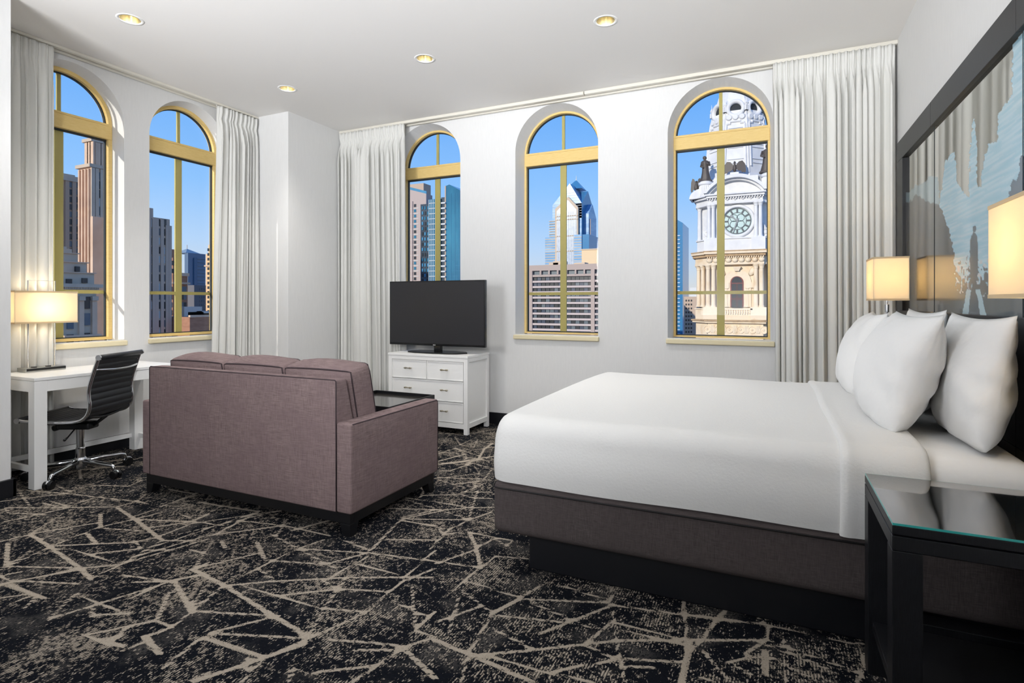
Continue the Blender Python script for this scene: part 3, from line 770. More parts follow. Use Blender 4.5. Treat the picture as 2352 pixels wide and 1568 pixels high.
# ---------------------------------------------------------------- nightstand
ns = empty('nightstand', (.57, 2.065, 0), label='black open nightstand with glass top beside the bed', cat='nightstand')
nx0, nx1, ny0, ny1 = .302, .842, 1.825, 2.315
for x in (nx0, nx1-.07):
    for y in (ny0, ny1-.07): atb(MB().box(x, x+.07, y, y+.07, 0, .592), ns).build('leg', m_black, ns, bevel=.002)
for b in ((nx0, nx1, ny0, ny0+.022), (nx0, nx1, ny1-.022, ny1), (nx0, nx0+.022, ny0+.0225, ny1-.0225), (nx1-.022, nx1, ny0+.0225, ny1-.0225)):
    atb(MB().box(*b, .593, .632), ns).build('apron', m_black, ns, bevel=.0015)
atb(MB().box(nx0, nx1, ny0, ny1, .636, .661), ns).build('tabletop', m_black, ns, bevel=.002)
atb(MB().box(nx0+.012, nx1-.012, ny0+.075, ny1-.075, .156, .186), ns).build('shelf', m_black, ns, bevel=.002)
for y in (ny0, ny1-.022): atb(MB().box(nx0+.0705, nx1-.0705, y, y+.074, .150, .186), ns).build('shelf_rail', m_black, ns, bevel=.002)
gt = atb(MB().box(nx0+.002, nx1-.002, ny0+.002, ny1-.002, .6612, .6672), ns).build('glass_top', m_tabletop, ns)
ge = MB()
for b in ((nx0+.0008, nx1-.0008, ny0+.0008, ny0+.002), (nx0+.0008, nx0+.002, ny0+.002, ny1-.0008), (nx0+.002, nx1-.0008, ny1-.002, ny1-.0008)): ge.box(*b, .6612, .6672)
atb(ge, ns).build('glass_edge', m_teal, gt, label='teal green polished glass edge')

# ---------------------------------------------------------------- sofa
sf = empty('sofa', (-2.93, 2.8, 0), label='mauve grey woven sofa seen from behind', cat='sofa')
sx0, sx1, sy0, sy1 = -3.815, -2.04, 2.355, 3.225
A = lambda mb, name, m, par=sf, **k: atb(mb, sf).build(name, m, par, **k)
rl = MB(); i_ = .02
A(MB().box(sx0+i_, sx1-i_, sy0+i_, sy0+i_+.03, .068, .128), 'base_rail', m_blackleg, bevel=.002)
A(MB().box(sx0+i_, sx1-i_, sy1-i_-.03, sy1-i_, .068, .128), 'base_rail', m_blackleg, bevel=.002)
for x in (sx0+i_, sx1-i_-.03): A(MB().box(x, x+.03, sy0+i_+.031, sy1-i_-.031, .068, .128), 'base_rail', m_blackleg, bevel=.002)
for x, dx in ((sx0+i_+.036, 1), (sx1-i_-.036, -1)):
    for y, dy in ((sy0+i_+.036, 1), (sy1-i_-.036, -1)):
        A(MB().taper((x-dx*.012, y-dy*.012, 0), (.024, .024), (x, y, .0675), (.036, .036)), 'leg', m_blackleg, bevel=.002)
bw0, bw1 = -3.733, -2.142
def fyz(a, b, t): return (t, a, b)
bk = A(MB().rbox(bw0, bw1, sy0, sy0+.20, .128, .846, .012, 2, (0, .004, .003), 6), 'back', m_sofa, smooth=True)
# the back narrows upwards on its seat side
for v in bk.data.vertices:
    k = max(0, (v.co.z-.128)/(.846-.128)-.35)/.65; d_ = v.co.y+2.8-sy0
    v.co.y = sy0-2.8+d_*(1-.58*k)
A(MB().tube([(bw0, sy0+.004, .13), (bw0, sy0+.002, .62), (bw0, sy0+.002, .838), (bw0+.01, sy0+.003, .846), (bw1-.01, sy0+.003, .846), (bw1, sy0+.002, .838), (bw1, sy0+.002, .62), (bw1, sy0+.004, .13)], .0035, 6), 'piping', m_pipe, bk, smooth=True)
for x0, x1, sg in ((sx0, bw0+.002, -1), (bw1-.002, sx1, 1)):
    am = A(MB().rbox(x0, x1, sy0+.003, sy1, .128, .617, .014, 2, (.003, 0, .003), 6), 'arm', m_sofa, smooth=True)
    xo = x1 if sg > 0 else x0
    A(MB().tube([(xo-.002*sg, sy0+.018, .611), (xo-.002*sg, sy1-.02, .611), (xo-.003*sg, sy1-.006, .603), (xo-.003*sg, sy1-.003, .58), (xo-.003*sg, sy1-.003, .14)], .0035, 6), 'piping', m_pipe, am, smooth=True)
A(MB().rbox(bw0+.003, bw1-.003, sy0+.205, sy1-.02, .129, .30, .01, 2), 'seat_base', m_sofa, smooth=True)
W3 = (bw1-bw0)/3
for k in range(3):
    a, b = bw0+W3*k+.006, bw0+W3*(k+1)-.006
    A(MB().rbox(a, b, sy0+.23, sy1+.005, .302, .455, .035, 3, (0, 0, .015), 6), 'seat_cushion', m_sofa, smooth=True)
    q = MB().rbox(a-.002, b+.002, -.085, .085, 0, .445, .03, 3, (.010, .034, .034), 7)
    cmap = q.map
    q.xform(Matrix.Translation((0, sy0+.30, .463)) @ Matrix.Rotation(math.radians(12), 4, 'X') @ Matrix.Translation((0, 0, 0)))
    cu = A(q, 'back_cushion', m_sofa, smooth=True)
    for yy in (-.083, .083):
        ring = [(a-.002, .445*i/8) for i in range(1, 9)]+[(a+(b-a)*i/16, .445) for i in range(1, 16)]+[(b+.002, .445*(8-i)/8) for i in range(8)]
        P = [cmap((x_, yy, z_)) for x_, z_ in ring]
        P = [v_+Vector((0, .002 if yy > 0 else -.002, .001)) for v_ in P]
        q = MB().tube(P, .0045, 6); q.xform(Matrix.Translation((0, sy0+.30, .463)) @ Matrix.Rotation(math.radians(12), 4, 'X'))
        A(q, 'piping', m_pipe, cu, smooth=True)

# ---------------------------------------------------------------- coffee table
ct = empty('coffee_table', (-3.0, 3.885, 0), label='low dark tray top coffee table in front of the sofa', cat='table')
cx0, cx1, cy0, cy1 = -3.34, -2.70, 3.56, 4.21
m_tray = M('dark_tray', (52, 48, 44), .22, grain=((2,30,30), 10, (34,31,29), .4, .7), coat=.5)
atb(MB().box(cx0+.0125, cx1-.0125, cy0+.0125, cy1-.0125, .405, .425), ct).build('tray_top', m_tray, ct)
for b in ((cx0, cx1, cy0, cy0+.012), (cx0, cx1, cy1-.012, cy1), (cx0, cx0+.012, cy0+.0122, cy1-.0122), (cx1-.012, cx1, cy0+.0122, cy1-.0122)):
    atb(MB().box(*b, .40, .452), ct).build('tray_rim', m_blackleg, ct, bevel=.0015)
for x in (cx0, cx1-.04):
    for y in (cy0, cy1-.04): atb(MB().box(x, x+.04, y, y+.04, 0, .399), ct).build('leg', m_blackleg, ct, bevel=.002)
for y in (cy0+.008, cy1-.032): atb(MB().box(cx0+.041, cx1-.041, y, y+.024, .05, .075), ct).build('stretcher', m_blackleg, ct)

# ---------------------------------------------------------------- dresser
dr = empty('dresser', (-3.085, 4.9, 0), label='white four drawer dresser under the television', cat='dresser')
dx0, dx1, dy0, dy1, dz = -3.547, -2.624, 4.665, 5.12, .756
D = lambda mb, name, m, par=dr, **k: atb(mb, dr).build(name, m, par, **k)
D(MB().box(dx0-.004, dx1+.004, dy0-.004, dy1, dz-.022, dz), 'top', m_white, bevel=.002)
for x in (dx0, dx1-.042):
    for y in (dy0, dy1-.042): D(MB().box(x, x+.042, y, y+.042, 0, dz-.0225), 'leg', m_white, bevel=.0015)
D(MB().box(dx0+.0425, dx1-.0425, dy0, dy0+.02, dz-.06, dz-.0225), 'rail', m_white)
D(MB().box(dx0+.0425, dx1-.0425, dy0, dy0+.02, .055, .103), 'rail', m_white)
D(MB().box(dx0+.02, dx1-.02, dy0+.024, dy1-.012, .075, dz-.0226), 'carcass', m_white)
for x in (dx1-.0195,):
    D(MB().box(x, dx1-.002, dy0+.0425, dy1-.0425, .06, .105), 'rail', m_white)
    D(MB().box(x, dx1-.002, dy0+.0425, dy1-.0425, dz-.06, dz-.0228), 'rail', m_white)
def drawer(a, b, z0, z1, handles):
    d = D(MB().box(a, b, dy0+.004, dy0+.023, z0, z1), 'drawer', m_white)
    for q in ((a, b, z0, z0+.008), (a, b, z1-.008, z1), (a, a+.008, z0+.0082, z1-.0082), (b-.008, b, z0+.0082, z1-.0082)):
        D(MB().box(q[0], q[1], dy0-.0005, dy0+.0039, q[2], q[3]), 'molding', m_white, d)
    for h in handles:
        zc = (z0+z1)/2+.012; y = dy0-.024
        mb = MB().tube([(h-.036, y, zc), (h+.036, y, zc)], .0045, 8)
        for s in (-1, 1):
            mb.tube([(h+s*.028, dy0+.0037, zc), (h+s*.028, y, zc)], .0045, 8)
            mb.tube([(h+s*.022, y, zc), (h+s*.034, y, zc)], .0085, 10); mb.tube([(h+s*.034, y, zc), (h+s*.044, y, zc)], [.0075, .003], 8)
        D(mb, 'handle', m_pewter, d, smooth=False)
xm = (dx0+dx1)/2; g_ = .0035; L0, L1 = dx0+.046, dx1-.046
drawer(L0, xm-g_, .511, dz-.064, [xm-.212]); drawer(xm+g_, L1, .511, dz-.064, [xm+.212])
drawer(L0, L1, .307, .504, [xm-.212, xm+.212]); drawer(L0, L1, .107, .300, [xm-.212, xm+.212])

# ---------------------------------------------------------------- television
tv = empty('television', (-3.1, 4.86, dz), label='black flat screen television standing on the white dresser', cat='television')
T_ = lambda mb, name, m, par=tv, **k: atb(mb, tv).build(name, m, par, **k)
tx0, tx1, tz0, tz1, ty = -3.672, -2.53, .826, 1.490, 4.85
tvm = MB().box(tx0, tx1, ty, ty+.035, tz0, tz1); T_(tvm, 'bezel', m_tv, bevel=.003)
T_(MB().box(tx0+.011, tx1-.011, ty-.0012, ty+.001, tz0+.022, tz1-.011), 'screen', m_screen)
T_(MB().box(tx0+.15, tx1-.15, ty+.0355, ty+.065, tz0+.05, tz1-.14), 'rear_housing', m_plastic, bevel=.01)
T_(MB().rbox(-3.125, -3.045, ty+.006, ty+.05, dz+.012, tz0+.002, .005), 'neck', m_tv, smooth=True)
st_ = []
for x, y in ((-3.405, 4.80), (-3.38, 4.765), (-3.30, 4.735), (-3.09, 4.722), (-2.88, 4.735), (-2.80, 4.765), (-2.735, 4.86), (-2.80, 4.955), (-2.95, 4.985), (-3.22, 4.985), (-3.36, 4.955), (-3.41, 4.86)): st_.append((x, y))
T_(MB().prism(st_, lambda a, b, t: (a, b, t), dz+.001, dz+.014), 'stand', m_tv, bevel=.004)
lg = MB(); lx, lz, ly = -3.118, tz0+.009, ty-.0006
def lbox(x0, x1, z0, z1): lg.box(lx+x0, lx+x1, ly-.0006, ly+.0004, lz+z0, lz+z1)
lg.lathe([(.0045, 0), (.0045, .001)], n=14); 
lg.v = [(lx-.007+x, ly-.0006+z, lz+y) for x, y, z in lg.v]
lbox(.001, .003, -.0045, .0045); lbox(.003, .0075, -.0045, -.0028)
lbox(.010, .012, -.0045, .0045); lbox(.012, .0165, .0028, .0045); lbox(.012, .0165, -.0045, -.0028); lbox(.0148, .0165, -.0028, .0008); lbox(.0135, .0148, -.0006, .0008)
T_(lg, 'logo', m_white)

# ---------------------------------------------------------------- desk
dk = empty('desk', (-4.78, 2.59, 0), label='white writing desk against the left window wall', cat='desk')
kx0, kx1, ky0, ky1, kz = -5.045, -4.51, 2.075, 3.085, .757
K = lambda mb, name, m=m_white, par=dk, **k: atb(mb, dk).build(name, m, par, **k)
K(MB().box(kx0, kx1, ky0, ky1, kz-.022, kz), 'top', bevel=.002)
for x in (kx0, kx1-.075):
    for y in (ky0, ky1-.075): K(MB().box(x, x+.075, y, y+.075, 0, kz-.024), 'leg', bevel=.0015)
for y in (ky0+.002, ky1-.024): K(MB().box(kx0+.0755, kx1-.0755, y, y+.022, kz-.098, kz-.024), 'apron')
for x in (kx0+.002, kx1-.024): K(MB().box(x, x+.022, ky0+.0755, ky1-.0755, kz-.098, kz-.024), 'apron')
for y in (ky0+.02, ky1-.045): K(MB().box(kx0+.0755, kx1-.0755, y, y+.025, .105, .14), 'stretcher')
K(MB().box(kx0+.01, kx0+.035, ky0+.0755, ky1-.0755, .105, .14), 'stretcher')

# ---------------------------------------------------------------- desk lamp
dl = empty('desk_lamp', (-4.965, 2.335, kz), label='desk lamp with long rectangular cream shade on steel base', cat='lamp')
bs_ = MB().box(-.065, .055, -.128, .128, .001, .030).build('base', m_steel, dl, bevel=.002)
MB().box(.0552, .0575, -.122, .126, .010, .0265).build('outlet_strip', m_plastic, bs_)
for y in (-.06, .03): MB().box(.0, .03, y-.013, y+.013, .0302, .036).build('switch', m_plastic, bs_, bevel=.001)
MB().tube([(-.01, -.085, .03), (-.01, -.085, .675), (-.01, .085, .675), (-.01, .085, .03)], .005, 8).build('frame', m_chrome, dl, smooth=True)
shade_box(dl, -.07, .07, -.20, .20, .357, .597, m_shade)
MB().lathe([(.012, .40), (.018, .41), (.022, .425), (.012, .435)], c=(.0, 0, 0), n=14).build('bulb', m_white, dl, smooth=True)
MB().tube([(-.01, -.085, .395), (.0, 0, .395), (-.01, .085, .395)], .004, 6).build('socket_bar', m_chrome, dl, smooth=True)
point('bulb_light', dl, (.0, 0, .47), 3.4, (1.0, .83, .58), .03)

# ---------------------------------------------------------------- desk chair (built facing +x, then turned)
ch = empty('desk_chair', (-4.60, 2.40, 0), math.radians(206), label='black ribbed leather swivel chair with chrome frame at the desk', cat='chair')
prof = [(.255, .452), (.235, .446), (.18, .440), (.08, .436), (-.03, .434), (-.11, .437), (-.165, .448), (-.200, .472), (-.221, .51), (-.228, .56), (-.222, .61), (-.222, .66), (-.236, .72), (-.258, .79), (-.285, .87), (-.29, .885)]
def spline(P, n):
    P = [Vector((p[0], 0, p[1])) for p in P]; out = []
    for i in range(len(P)-1):
        p0, p1, p2, p3 = P[max(i-1, 0)], P[i], P[i+1], P[min(i+2, len(P)-1)]
        for k in range(n):
            t = k/n; out.append(.5*((2*p1)+(-p0+p2)*t+(2*p0-5*p1+4*p2-p3)*t*t+(-p0+3*p1-3*p2+p3)*t**3))
    return out+[P[-1]]
SP = spline(prof, 6)
for sy in (-1, 1):
    rail = MB().tube([(p.x, sy*.224, p.z) for p in SP], .0125, 10)
    r_ = rail.build('side_rail', m_chrome, ch, smooth=True)
    MB().tube([(p.x+.004, sy*.212, p.z+.006) for p in SP], .007, 6).build('edge_bead', m_leather, r_, smooth=True)
# ribbed sling: channels across the width
acc = [0.0]
for a, b in zip(SP, SP[1:]): acc.append(acc[-1]+(b-a).length)
NS = 230; pts = []
j = 0
for i in range(NS+1):
    s = acc[-1]*i/NS
    while j < len(SP)-2 and s > acc[j+1]: j += 1
    f_ = (s-acc[j])/(acc[j+1]-acc[j]); p = SP[j].lerp(SP[j+1], f_); t_ = (SP[j+1]-SP[j]).normalized(); pts.append((p, Vector((-t_.z, 0, t_.x)), s))
mb = MB(); vs = []; fs = []; pit = .0445
for sgn in (1, -1):
    for p, nrm, s in pts:
        b = abs(math.sin(PI*s/pit))**.55*.008+.002
        for y in (-.216, -.1, 0, .1, .216): vs.append(tuple(p-nrm*sgn*b+Vector((0, y, 0))))
q = (NS+1)*5
for s in (0, 1):
    for i in range(NS):
        for k in range(4):
            a = s*q+i*5+k; f_ = (a, a+1, a+6, a+5); fs.append(f_ if s else f_[::-1])
mb.add(vs, fs).build('ribbed_sling', m_leather, ch, smooth=True)
for (x, z) in ((-.295, .885), (.262, .448)):
    tb = MB().tube([(x, -.226, z), (x, .226, z)], .0185, 14).build('cross_roll', m_leather, ch, smooth=True)
    for sy in (-1, 1): MB().tube([(x, sy*.2265, z), (x, sy*.236, z)], .019, 14).build('end_cap', m_chrome, tb)
hn = [(-.262+(-.045)*math.sin(PI*k/16)**.6, -.224+.448*k/16, .800-.012*math.sin(PI*k/16)) for k in range(17)]
MB().tube(hn, .0085, 8).build('back_handle', m_chrome, ch, smooth=True)
hn = [(-.205+.02*math.sin(PI*k/12), -.224+.448*k/12, .475-.035*math.sin(PI*k/12)) for k in range(13)]
MB().tube(hn, .010, 8).build('rear_spreader', m_plastic, ch, smooth=True)
hn = [(.12, -.224+.448*k/12, .435-.045*math.sin(PI*k/12)) for k in range(13)]
MB().tube(hn, .010, 8).build('front_spreader', m_plastic, ch, smooth=True)
me_ = MB().rbox(-.10, .13, -.055, .055, .345, .395, .012).build('tilt_mechanism', m_plastic, ch, smooth=True)
MB().tube([(-.09, 0, .365), (-.19, 0, .44)], .012, 8).build('strut', m_plastic, me_, smooth=True)
MB().tube([(.10, 0, .37), (.14, 0, .395)], .012, 8).build('strut', m_plastic, me_, smooth=True)
MB().tube([(.13, 0, .365), (.19, 0, .345)], .022, 12).build('tension_knob', m_plastic, me_, smooth=True)
MB().tube([(0, .05, .355), (-.06, .20, .325), (-.075, .25, .318)], [.005, .005, .009], 8).build('lever', m_plastic, me_, smooth=True)
MB().lathe([(.030, .085), (.030, .20), (.026, .205), (.024, .21), (.024, .345)], n=20).build('gas_column', m_chrome, ch, smooth=False)
MB().lathe([(.026, .045), (.040, .055), (.042, .12), (.032, .135)], n=20).build('base_hub', m_chrome, ch, smooth=False)
for k in range(5):
    a = math.radians(84-206+72*k); c_, s_ = math.cos(a), math.sin(a)
    P = [(.03*c_, .03*s_, .105), (.15*c_, .15*s_, .100), (.27*c_, .27*s_, .092), (.292*c_, .292*s_, .086), (.300*c_, .300*s_, .070), (.302*c_, .302*s_, .052)]
    MB().tube(P, [.019, .016, .013, .012, .011, .009], 10).build('base_arm', m_chrome, ch, smooth=True)
    cs = MB(); d1 = Vector((-s_, c_, 0)); o_ = Vector((.316*c_, .316*s_, .0285))
    for sg in (-1, 1): cs.tube([o_+d1*sg*.005, o_+d1*sg*.026], .0275, 18)
    w_ = cs.build('caster', m_plastic, ch, smooth=False)
    hd = [o_+d1*0.0+Vector((c_*.030*math.cos(q)+0, s_*.030*math.cos(q), .030*math.sin(q))) for q in [PI*.15+PI*.75*i/8 for i in range(9)]]
    MB().tube(hd, .007, 8).build('caster_hood', m_chrome, w_, smooth=True)

# ================================================================ the city outside
m_ground = M('street_haze', (150, 146, 142), .95)
tag(MB().add([(-2500,-800,-60),(2500,-800,-60),(2500,2500,-60),(-2500,2500,-60)], [(0,1,2,3)]).build('ground', m_ground, fix=False), kind='structure')
def ZY(v, u, Y): return H+(V0-v)*Y/ray(u, v)[1]
def ZX(v, u, X): return H+(V0-v)*X/ray(u, v)[0]
m_pane = M('far_window_dark', (26, 34, 42), .25)
m_pane2 = M('far_window_grey', (88, 100, 108), .25)
m_paneL = M('far_window_light', (190, 198, 196), .35)
def windows(parent, face, plane, cells, w, h, mats=(m_pane,), depth=.25, name='window', seed=1):
    """one shared pane mesh per size and material; face 'y': wall looks to -y, 'x': wall looks to +x"""
    rnd = random.Random(seed); ms = []
    for m in mats:
        mb = MB()
        if face == 'y': mb.box(-w/2, w/2, -depth/2, depth/2, -h/2, h/2)
        else: mb.box(-depth/2, depth/2, -w/2, w/2, -h/2, h/2)
        ms.append(mb.mesh('window_pane', m))
    for a, z in cells:
        o = bpy.data.objects.new(name, rnd.choice(ms)); link(o, parent)
        p = Vector((a, plane, z)) if face == 'y' else Vector((plane, a, z))
        o.location = p-parent.location
def tower(name, label, loc): return empty(name, loc, label=label, cat='building')
def P_(mb, t, name, m, par=None, **k): return atb(mb, t).build(name, m, par or t, **k)

# ---------- buildings seen through the left wall (plane x = -X, walls look to +x and -y)
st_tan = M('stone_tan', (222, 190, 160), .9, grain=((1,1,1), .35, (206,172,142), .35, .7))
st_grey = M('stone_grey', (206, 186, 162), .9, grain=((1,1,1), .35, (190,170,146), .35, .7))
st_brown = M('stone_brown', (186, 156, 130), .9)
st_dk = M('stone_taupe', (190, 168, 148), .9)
br_red = M('brick_red', (178, 128, 98), .9, grain=((1,1,3), .8, (160,112,86), .4, .65))
glass_navy = M('glass_navy', (92, 112, 134), .3)

X1 = -120.0
def lb(u0, u1, v0, X, vb=900):   # y range and top height of a +x facade
    y0 = onx(u0, 694, X).y; y1 = onx(u1, 694, X).y; return y0, y1, ZX(v0, (u0+u1)/2, X)
# tall stepped tower
y0, y1, z = lb(210, 262, 383, X1); t = tower('stepped_tower', 'tall pinkish stone skyscraper with stepped crown, left window', (X1-6, (y0+y1)/2, -60))
d1 = 0
xb = ony(181, 694, y0).x
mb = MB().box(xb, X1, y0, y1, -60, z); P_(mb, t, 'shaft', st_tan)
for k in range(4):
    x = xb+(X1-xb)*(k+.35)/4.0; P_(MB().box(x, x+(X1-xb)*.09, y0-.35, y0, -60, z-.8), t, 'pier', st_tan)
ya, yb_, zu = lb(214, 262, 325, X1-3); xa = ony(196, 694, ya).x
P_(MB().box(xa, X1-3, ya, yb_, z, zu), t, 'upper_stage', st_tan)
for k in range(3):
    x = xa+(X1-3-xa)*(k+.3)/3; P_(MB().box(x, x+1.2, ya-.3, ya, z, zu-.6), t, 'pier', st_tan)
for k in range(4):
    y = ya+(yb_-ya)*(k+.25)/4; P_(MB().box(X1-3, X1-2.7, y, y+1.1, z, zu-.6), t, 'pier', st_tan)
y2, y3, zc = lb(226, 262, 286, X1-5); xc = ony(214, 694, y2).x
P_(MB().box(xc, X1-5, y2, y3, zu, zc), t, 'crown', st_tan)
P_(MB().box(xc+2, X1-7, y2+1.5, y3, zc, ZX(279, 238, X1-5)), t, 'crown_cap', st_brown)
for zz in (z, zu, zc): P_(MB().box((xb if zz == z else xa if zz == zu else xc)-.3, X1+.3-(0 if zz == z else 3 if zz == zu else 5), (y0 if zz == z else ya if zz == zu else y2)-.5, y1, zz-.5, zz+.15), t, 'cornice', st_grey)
cw = [(onx(u, 694, X1).y, ZX(v, u, X1)) for v in range(405, 800, 20) for u in (228.5, 239)]
windows(t, 'x', X1, cw, 1.0, 1.55, (m_pane, m_pane2, m_pane, m_paneL), seed=3)
pr = [(onx(u, 694, X1).y) for u in (213, 221, 233.5, 246)]
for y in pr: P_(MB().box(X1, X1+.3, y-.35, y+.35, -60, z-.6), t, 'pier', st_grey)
# shorter wing of it, catching the sun
y0, y1, z = lb(223, 250, 497, X1+12); t2 = t; x2 = ony(213, 694, y0).x
P_(MB().box(x2, X1+10, y0, y1, -60, z), t, 'wing', st_tan)
windows(t, 'x', X1+10, [(onx(239, 694, X1+10).y, ZX(v, 239, X1+10)) for v in range(512, 800, 20)], 1.15, 1.6, (m_pane, m_pane2, m_paneL), seed=4)

# brown slab behind it
X2 = -150.0; y0, y1, z = lb(120, 184, 405, X2)
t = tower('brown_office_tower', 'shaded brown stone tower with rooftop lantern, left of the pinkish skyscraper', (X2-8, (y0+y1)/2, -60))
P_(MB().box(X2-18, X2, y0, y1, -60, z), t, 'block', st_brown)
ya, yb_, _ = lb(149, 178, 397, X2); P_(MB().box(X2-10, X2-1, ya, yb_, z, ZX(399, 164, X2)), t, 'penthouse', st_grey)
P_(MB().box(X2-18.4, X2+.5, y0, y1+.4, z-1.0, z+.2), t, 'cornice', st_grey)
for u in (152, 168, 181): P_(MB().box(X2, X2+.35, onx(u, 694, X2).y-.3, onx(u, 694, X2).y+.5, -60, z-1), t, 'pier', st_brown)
windows(t, 'x', X2, [(onx(u, 694, X2).y, ZX(v, u, X2)) for v in range(424, 600, 17) for u in (160, 175)], 1.1, 1.3, (m_pane, m_pane2), seed=5)

# classical building in front
X3 = -70.0
t = tower('classical_stone_building', 'grey classical stone building with deep cornice and stepped roof, lower left window', (X3-5, onx(185, 694, X3).y, -60))
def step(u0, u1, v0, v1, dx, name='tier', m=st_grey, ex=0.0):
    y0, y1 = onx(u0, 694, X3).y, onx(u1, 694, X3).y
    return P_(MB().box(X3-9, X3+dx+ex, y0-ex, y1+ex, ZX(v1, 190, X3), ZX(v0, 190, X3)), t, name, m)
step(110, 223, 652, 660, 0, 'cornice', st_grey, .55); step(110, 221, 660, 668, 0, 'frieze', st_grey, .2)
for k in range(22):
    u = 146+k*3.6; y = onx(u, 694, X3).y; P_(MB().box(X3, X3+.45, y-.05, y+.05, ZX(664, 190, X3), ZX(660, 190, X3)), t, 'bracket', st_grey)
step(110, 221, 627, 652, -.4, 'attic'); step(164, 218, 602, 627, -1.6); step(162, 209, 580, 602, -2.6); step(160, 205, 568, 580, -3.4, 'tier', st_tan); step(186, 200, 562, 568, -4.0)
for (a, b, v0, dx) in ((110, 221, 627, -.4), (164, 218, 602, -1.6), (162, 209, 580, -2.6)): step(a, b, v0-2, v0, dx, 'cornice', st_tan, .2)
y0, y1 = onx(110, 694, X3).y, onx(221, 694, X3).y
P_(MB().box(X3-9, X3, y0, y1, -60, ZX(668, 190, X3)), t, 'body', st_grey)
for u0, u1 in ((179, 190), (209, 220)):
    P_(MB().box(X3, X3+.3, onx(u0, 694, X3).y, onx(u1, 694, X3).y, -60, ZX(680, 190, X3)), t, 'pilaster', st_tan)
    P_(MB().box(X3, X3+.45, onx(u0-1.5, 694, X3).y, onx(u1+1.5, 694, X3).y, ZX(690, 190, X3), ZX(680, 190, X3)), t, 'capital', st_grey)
windows(t, 'x', X3-.35, [(onx(u, 694, X3).y, ZX(v, u, X3)) for u, v in ((162, 646), (198, 644))], .55, .55, (m_pane,))
windows(t, 'x', X3-1.5, [(onx(195, 694, X3).y, ZX(617, 195, X3))], .45, .6, (m_pane,), name='door_opening')
windows(t, 'x', X3+.05, [(onx(u, 694, X3).y, ZX(v, u, X3)) for u, v in ((198, 695), (198, 733), (160, 741), (160, 700), (198, 778), (160, 782))], .62, 1.35, (m_pane, m_pane2), seed=8)
P_(MB().box(X3, X3+.7, onx(140, 694, X3).y, y1+.2, ZX(772, 190, X3), ZX(768, 190, X3)), t, 'balcony', st_tan)

# grey office tower, second window
X4 = -100.0; y0, y1, z = lb(336, 390, 500, X4)
t = tower('grey_office_tower', 'grey stone office tower with paired windows at left of the second window', (X4-8, (y0+y1)/2, -60))
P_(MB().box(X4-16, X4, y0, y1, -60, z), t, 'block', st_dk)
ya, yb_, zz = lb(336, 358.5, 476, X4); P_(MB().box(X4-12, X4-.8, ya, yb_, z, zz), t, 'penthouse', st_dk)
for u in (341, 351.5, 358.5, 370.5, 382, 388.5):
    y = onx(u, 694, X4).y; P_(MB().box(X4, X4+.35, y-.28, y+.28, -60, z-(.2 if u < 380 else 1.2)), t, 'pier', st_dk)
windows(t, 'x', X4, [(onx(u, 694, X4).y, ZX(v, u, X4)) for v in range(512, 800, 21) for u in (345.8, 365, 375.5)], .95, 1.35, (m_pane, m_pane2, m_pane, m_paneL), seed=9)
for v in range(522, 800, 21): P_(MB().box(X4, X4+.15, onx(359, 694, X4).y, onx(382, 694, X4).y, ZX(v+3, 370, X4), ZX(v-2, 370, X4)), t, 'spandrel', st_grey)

# ornate brown tower
X5 = -135.0; y0, y1, z = lb(397, 412, 592, X5); t = tower('ornate_brown_tower', 'ornate sunlit brown tower with arched top floor behind the second window muntin', (X5-6, (y0+y1)/2, -60))
P_(MB().box(ony(386, 694, y0).x, X5, y0, y1, -60, z), t, 'block', br_red)
ya, yb_, zz = lb(399, 408, 572, X5); P_(MB().box(X5-4, X5-1, ya, yb_, z, zz), t, 'turret', br_red)
ya, yb_, zz = lb(412, 431, 634, X5); P_(MB().box(X5-5, X5, ya, yb_, -60, zz), t, 'wing', br_red)
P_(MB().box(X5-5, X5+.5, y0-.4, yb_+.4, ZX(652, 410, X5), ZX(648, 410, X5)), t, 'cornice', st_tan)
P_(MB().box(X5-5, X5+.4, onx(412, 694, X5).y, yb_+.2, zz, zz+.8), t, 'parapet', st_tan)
windows(t, 'x', X5+.05, [(onx(u, 694, X5).y, ZX(v, u, X5)) for v in range(664, 790, 18) for u in (392, 417.5, 424)], .75, 1.3, (m_pane, m_pane2), seed=10)
windows(t, 'x', X5+.05, [(onx(u, 694, X5).y, ZX(v, u, X5)) for v in (604, 622) for u in (398, 406)], .8, 1.1, (m_pane,), seed=10)

# blue tower with glass pyramid
X6 = -320.0; y0, y1, z = lb(432, 472, 582, X6); t = tower('pyramid_roof_tower', 'distant blue grey tower with a glass pyramid roof', (X6-20, (y0+y1)/2, -60))
P_(MB().box(ony(424, 694, y0).x, X6, y0, y1, -60, z), t, 'block', glass_navy)
ym = onx(447, 694, X6).y; hw = (onx(464, 694, X6).y-onx(430, 694, X6).y)/2
P_(MB().taper((X6-7, ym, z), (6, hw), (X6-7, ym, ZX(570.5, 447, X6)), (.2, .2)), t, 'pyramid', M('glass_roof', (150, 160, 160), .3))
P_(MB().tube([(X6-7, ym, ZX(571, 447, X6)), (X6-7, ym, ZX(561, 447, X6))], .18, 6), t, 'mast', st_dk)
for v in range(592, 700, 8): P_(MB().box(X6, X6+.5, onx(445, 694, X6).y, y1-.4, ZX(v+2, 450, X6), ZX(v, 450, X6)), t, 'floor_band', M('band_blue', (104, 122, 140), .4))
P_(MB().box(X6, X6+.8, onx(444, 694, X6).y, onx(451, 694, X6).y, -60, ZX(592, 447, X6)), t, 'glass_bay', M('glass_teal_dark', (52, 92, 122), .2))

